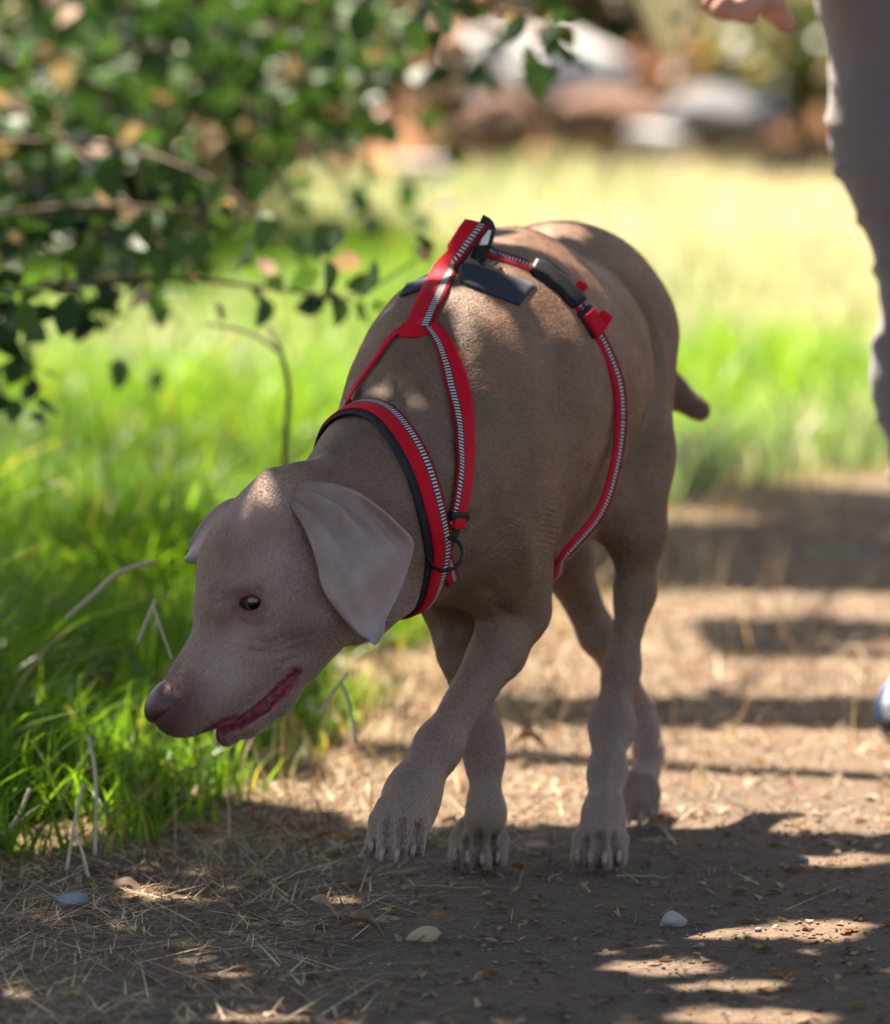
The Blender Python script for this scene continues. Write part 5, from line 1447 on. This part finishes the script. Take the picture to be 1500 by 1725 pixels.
fallen(215, 1508, 60, 5, .3, 'orange brown leaf beside the blue grey stone', .3)
fallen(560, 1432, 80, 1, .1, 'long brown leaf in the shade left of the raised paw', .1)
fallen(885, 1275, 70, 6, 2.9, 'grey brown leaf between the planted front leg and hind leg', .2)
fallen(1240, 1302, 40, 0, 1.0, 'dark leaf scrap on the path right of the hind leg', .5)
fallen(940, 1340, 60, 3, .4, 'narrow tan leaf behind the planted paws', .2)
fallen(700, 1210, 60, 2, -.2, 'brown leaf on the straw behind the raised foreleg', .3)
fallen(610, 1575, 90, 1, -.15, 'dull brown leaf on bare dirt right of the tan leaf', .05)
GL = 'dry leaves scattered on the path'
for i in range(70):
    px, py = rng.uniform(20, 1480), rng.uniform(985, 1700)
    if i < 26: px, py = rng.uniform(380, 900), rng.uniform(1140, 1430)
    g0 = G(px, py)
    if edge_dist(np.array([g0[0]]), np.array([g0[1]]))[0] > .1: continue
    var, sz_ = int(rng.integers(0, 8)), rng.uniform(16, 44)
    lab = whereabouts(px, py, ('small ' if sz_ < 29 else 'larger ') + ['dark brown', 'brown', 'brown', 'tan', 'pale tan', 'dark brown', 'brown', 'pale'][var] + ' dry leaf')
    if lab: fallen(px, py, sz_, var, rng.uniform(0, 6.3), lab, rng.normal(0, .35), GL)
# stones
def stone(px, py, rx, rz, mat, label, seed, group=None, name='pebble'):
    g0 = G(px, py); r = S(rx, g0[1]); h = S(rz, g0[1]); v, f = rock_mesh((g0[0], g0[1], gz_(g0[0], g0[1]) + h * .45), (r, r * .85, h), seed, 3, .30)
    o = mesh_obj(name, v, f, mat); tag(o, label, 'pebble', group); return o
M_PEB = stone_mat('light grey pebble', (.20, .18, .155), (.36, .33, .29)); M_BLU = stone_mat('blue grey stone', (.16, .17, .185), (.28, .29, .31))
stone(1133, 1549, 26, 20, M_PEB, 'light grey rounded pebble alone on the shaded dirt path', 31)
stone(126, 1524, 30, 18, M_BLU, 'blue grey stone half buried beside the orange brown leaf', 32)
stone(716, 1575, 34, 14, stone_mat('ochre clod', (.26, .18, .10), (.42, .30, .17)), 'ochre lump of dirt in the front sun spot', 33, name='dirt_clod')
stone(1357, 1446, 8, 9, M_GRY, 'tiny dark stone standing in a thin strip of sun', 34)
for i in range(46):
    px, py = rng.uniform(300, 1490), rng.uniform(1000, 1710); g0 = G(px, py)
    if edge_dist(np.array([g0[0]]), np.array([g0[1]]))[0] > 0: continue
    s_ = rng.uniform(3.5, 9); lab = whereabouts(px, py, ('tiny ' if s_ < 6.2 else 'small ') + ['light', 'dark grey', 'brown'][i % 3] + ' pebble')
    if lab: stone(px, py, s_, s_ * .7, [M_PEB, M_GRY, M_BRN][i % 3], lab, 40 + i, 'small pebbles on the path')
# twigs
def twig(px, py, L, rz, label, group=None, r=.0016, mat=None):
    g0 = G(px, py); L = S(L, g0[1]); d = np.array([math.cos(rz), math.sin(rz)]); pts = []
    for t in np.linspace(-.5, .5, 7):
        q = g0[:2] + d * t * L + np.array([-d[1], d[0]]) * rng.normal(0, .03) * L; pts.append((q[0], q[1], gz_(*q) + .003 + rng.uniform(0, .004)))
    v, f = tube_mesh(pts, np.linspace(r, r * .5, 7), 6); o = mesh_obj('twig', v, f, mat or M_TWIG); tag(o, label, 'twig', group); return o
M_PTW = stone_mat('bleached stalk', (.22, .155, .085), (.42, .32, .19))
twig(630, 1552, 60, -.5, 'short bleached twig right of the tan curled leaf', None, .0018, M_PTW)
twig(410, 1430, 120, 1.9, 'pale straw stalk leaning at the grass edge', None, .0016, M_PTW)
twig(755, 1495, 110, -.12, 'pale stalk lying in front of the raised paw', None, .0012, M_PTW)
for i in range(44):
    px, py = rng.uniform(40, 1150), rng.uniform(1180, 1690)
    if i > 30: px, py = rng.uniform(420, 760), rng.uniform(1150, 1400)
    L_ = rng.uniform(25, 95); lab = whereabouts(px, py, ('short ' if L_ < 58 else 'long ') + ('pale' if i % 3 else 'reddish') + ' twig lying')
    if lab: twig(px, py, L_, rng.uniform(0, 3.1), lab, 'dry twigs on the path', rng.uniform(.0007, .0016), M_PTW if i % 3 else M_TWIG)
# bent straw stalks rising out of the grass in front of and beside the muzzle
M_STK = stone_mat('pale dry stalk', (.42, .33, .21), (.62, .51, .35))
def stalk(pts, r, label, mat=M_STK):
    v, f = tube_mesh(catmull([P(*p) for p in pts], 8), r, 6); o = mesh_obj('straw_stalk', v, f, mat); tag(o, label, 'stalk')
stalk([(112, 1042, .30), (160, 1000, .32), (200, 965, .34), (262, 945, .36)], .0028, 'long pale stalk leaning over the grass left of the dog brow')
stalk([(232, 1085, .2), (254, 1030, .22), (262, 1012, .24)], .0022, 'short upright straw stalk left of the dog eye')
stalk([(258, 1020, .22), (272, 1060, .2), (290, 1110, .18)], .0018, 'thin straw stalk bent down above the dog nose')
stalk([(150, 1240, .15), (162, 1320, .12), (160, 1440, .05)], .0022, 'upright tan stalk in the shaded grass below the muzzle')
stalk([(110, 1480, .0), (125, 1390, .04), (140, 1320, .08)], .0020, 'tan stalk leaning right at the lower left grass edge')
stalk([(125, 1395, .02), (140, 1440, -.01), (150, 1480, -.03)], .0018, 'tan stalk leaning left at the lower left grass edge')
stalk([(0, 1408, .1), (28, 1380, .12), (50, 1330, .14)], .0024, 'pale broken stalk at the left picture edge')
stalk([(575, 1150, .3), (590, 1190, .28), (600, 1250, .22)], .0024, 'pale forked straw stalk under the dog ear')
stalk([(540, 1205, .3), (562, 1165, .32), (585, 1135, .34)], .0022, 'pale straw stalk leaning right under the dog jaw')
# crumbs of soil
N = 22000; bx, by = rng.uniform(-1.1, 1.1, N), rng.uniform(-1.0, 2.2, N); m_ = edge_dist(bx, by) < .02; bx, by = bx[m_], by[m_]; N = len(bx)
cv = np.array([(1, 0, 0), (0, 1, 0), (-1, 0, 0), (0, -1, 0), (0, 0, .8), (0, 0, -.8)], float); cf = np.array([(0, 1, 4), (1, 2, 4), (2, 3, 4), (3, 0, 4), (1, 0, 5), (2, 1, 5), (3, 2, 5), (0, 3, 5)])
an = rng.uniform(0, 6.3, N); dd = np.stack([np.cos(an), np.sin(an), rng.normal(0, .3, N)], 1); sz = rng.lognormal(math.log(.0016), .45, N)
v, f = scatter(cv, cf, np.stack([bx, by, ground_z(bx, by) + sz * .3], 1), rot_from(dd, rng.normal(0, .4, N)), sz)
o = mesh_obj('soil_crumbs', v, f, stone_mat('soil crumb', (.06, .045, .033), (.24, .18, .13)), None, False); tag(o, 'loose soil crumbs and grit covering the path', kind='stuff')
# leaf chips and bark flakes
N = 8000; bx, by = rng.uniform(-1.1, 1.2, N), rng.uniform(-1.0, 3.6, N); m_ = edge_dist(bx, by) < .08; bx, by = bx[m_], by[m_]; N = len(bx)
an = rng.uniform(0, 6.3, N); dd = np.stack([np.cos(an), np.sin(an), rng.normal(0, .22, N)], 1)
v, f = scatter(lv0 - np.array([.5, 0, -.05]), lf0, np.stack([bx, by, ground_z(bx, by) + .0025], 1), rot_from(dd, rng.normal(0, .3, N)), rng.uniform(.005, .019, N))
o = mesh_obj('leaf_litter', v, f, M_DRY); set_attr(o.data, 'tint', np.repeat(rng.random(N) ** 1.5 * .72, len(lv0))); tag(o, 'fine crumbled leaf litter on the dirt path', kind='stuff')
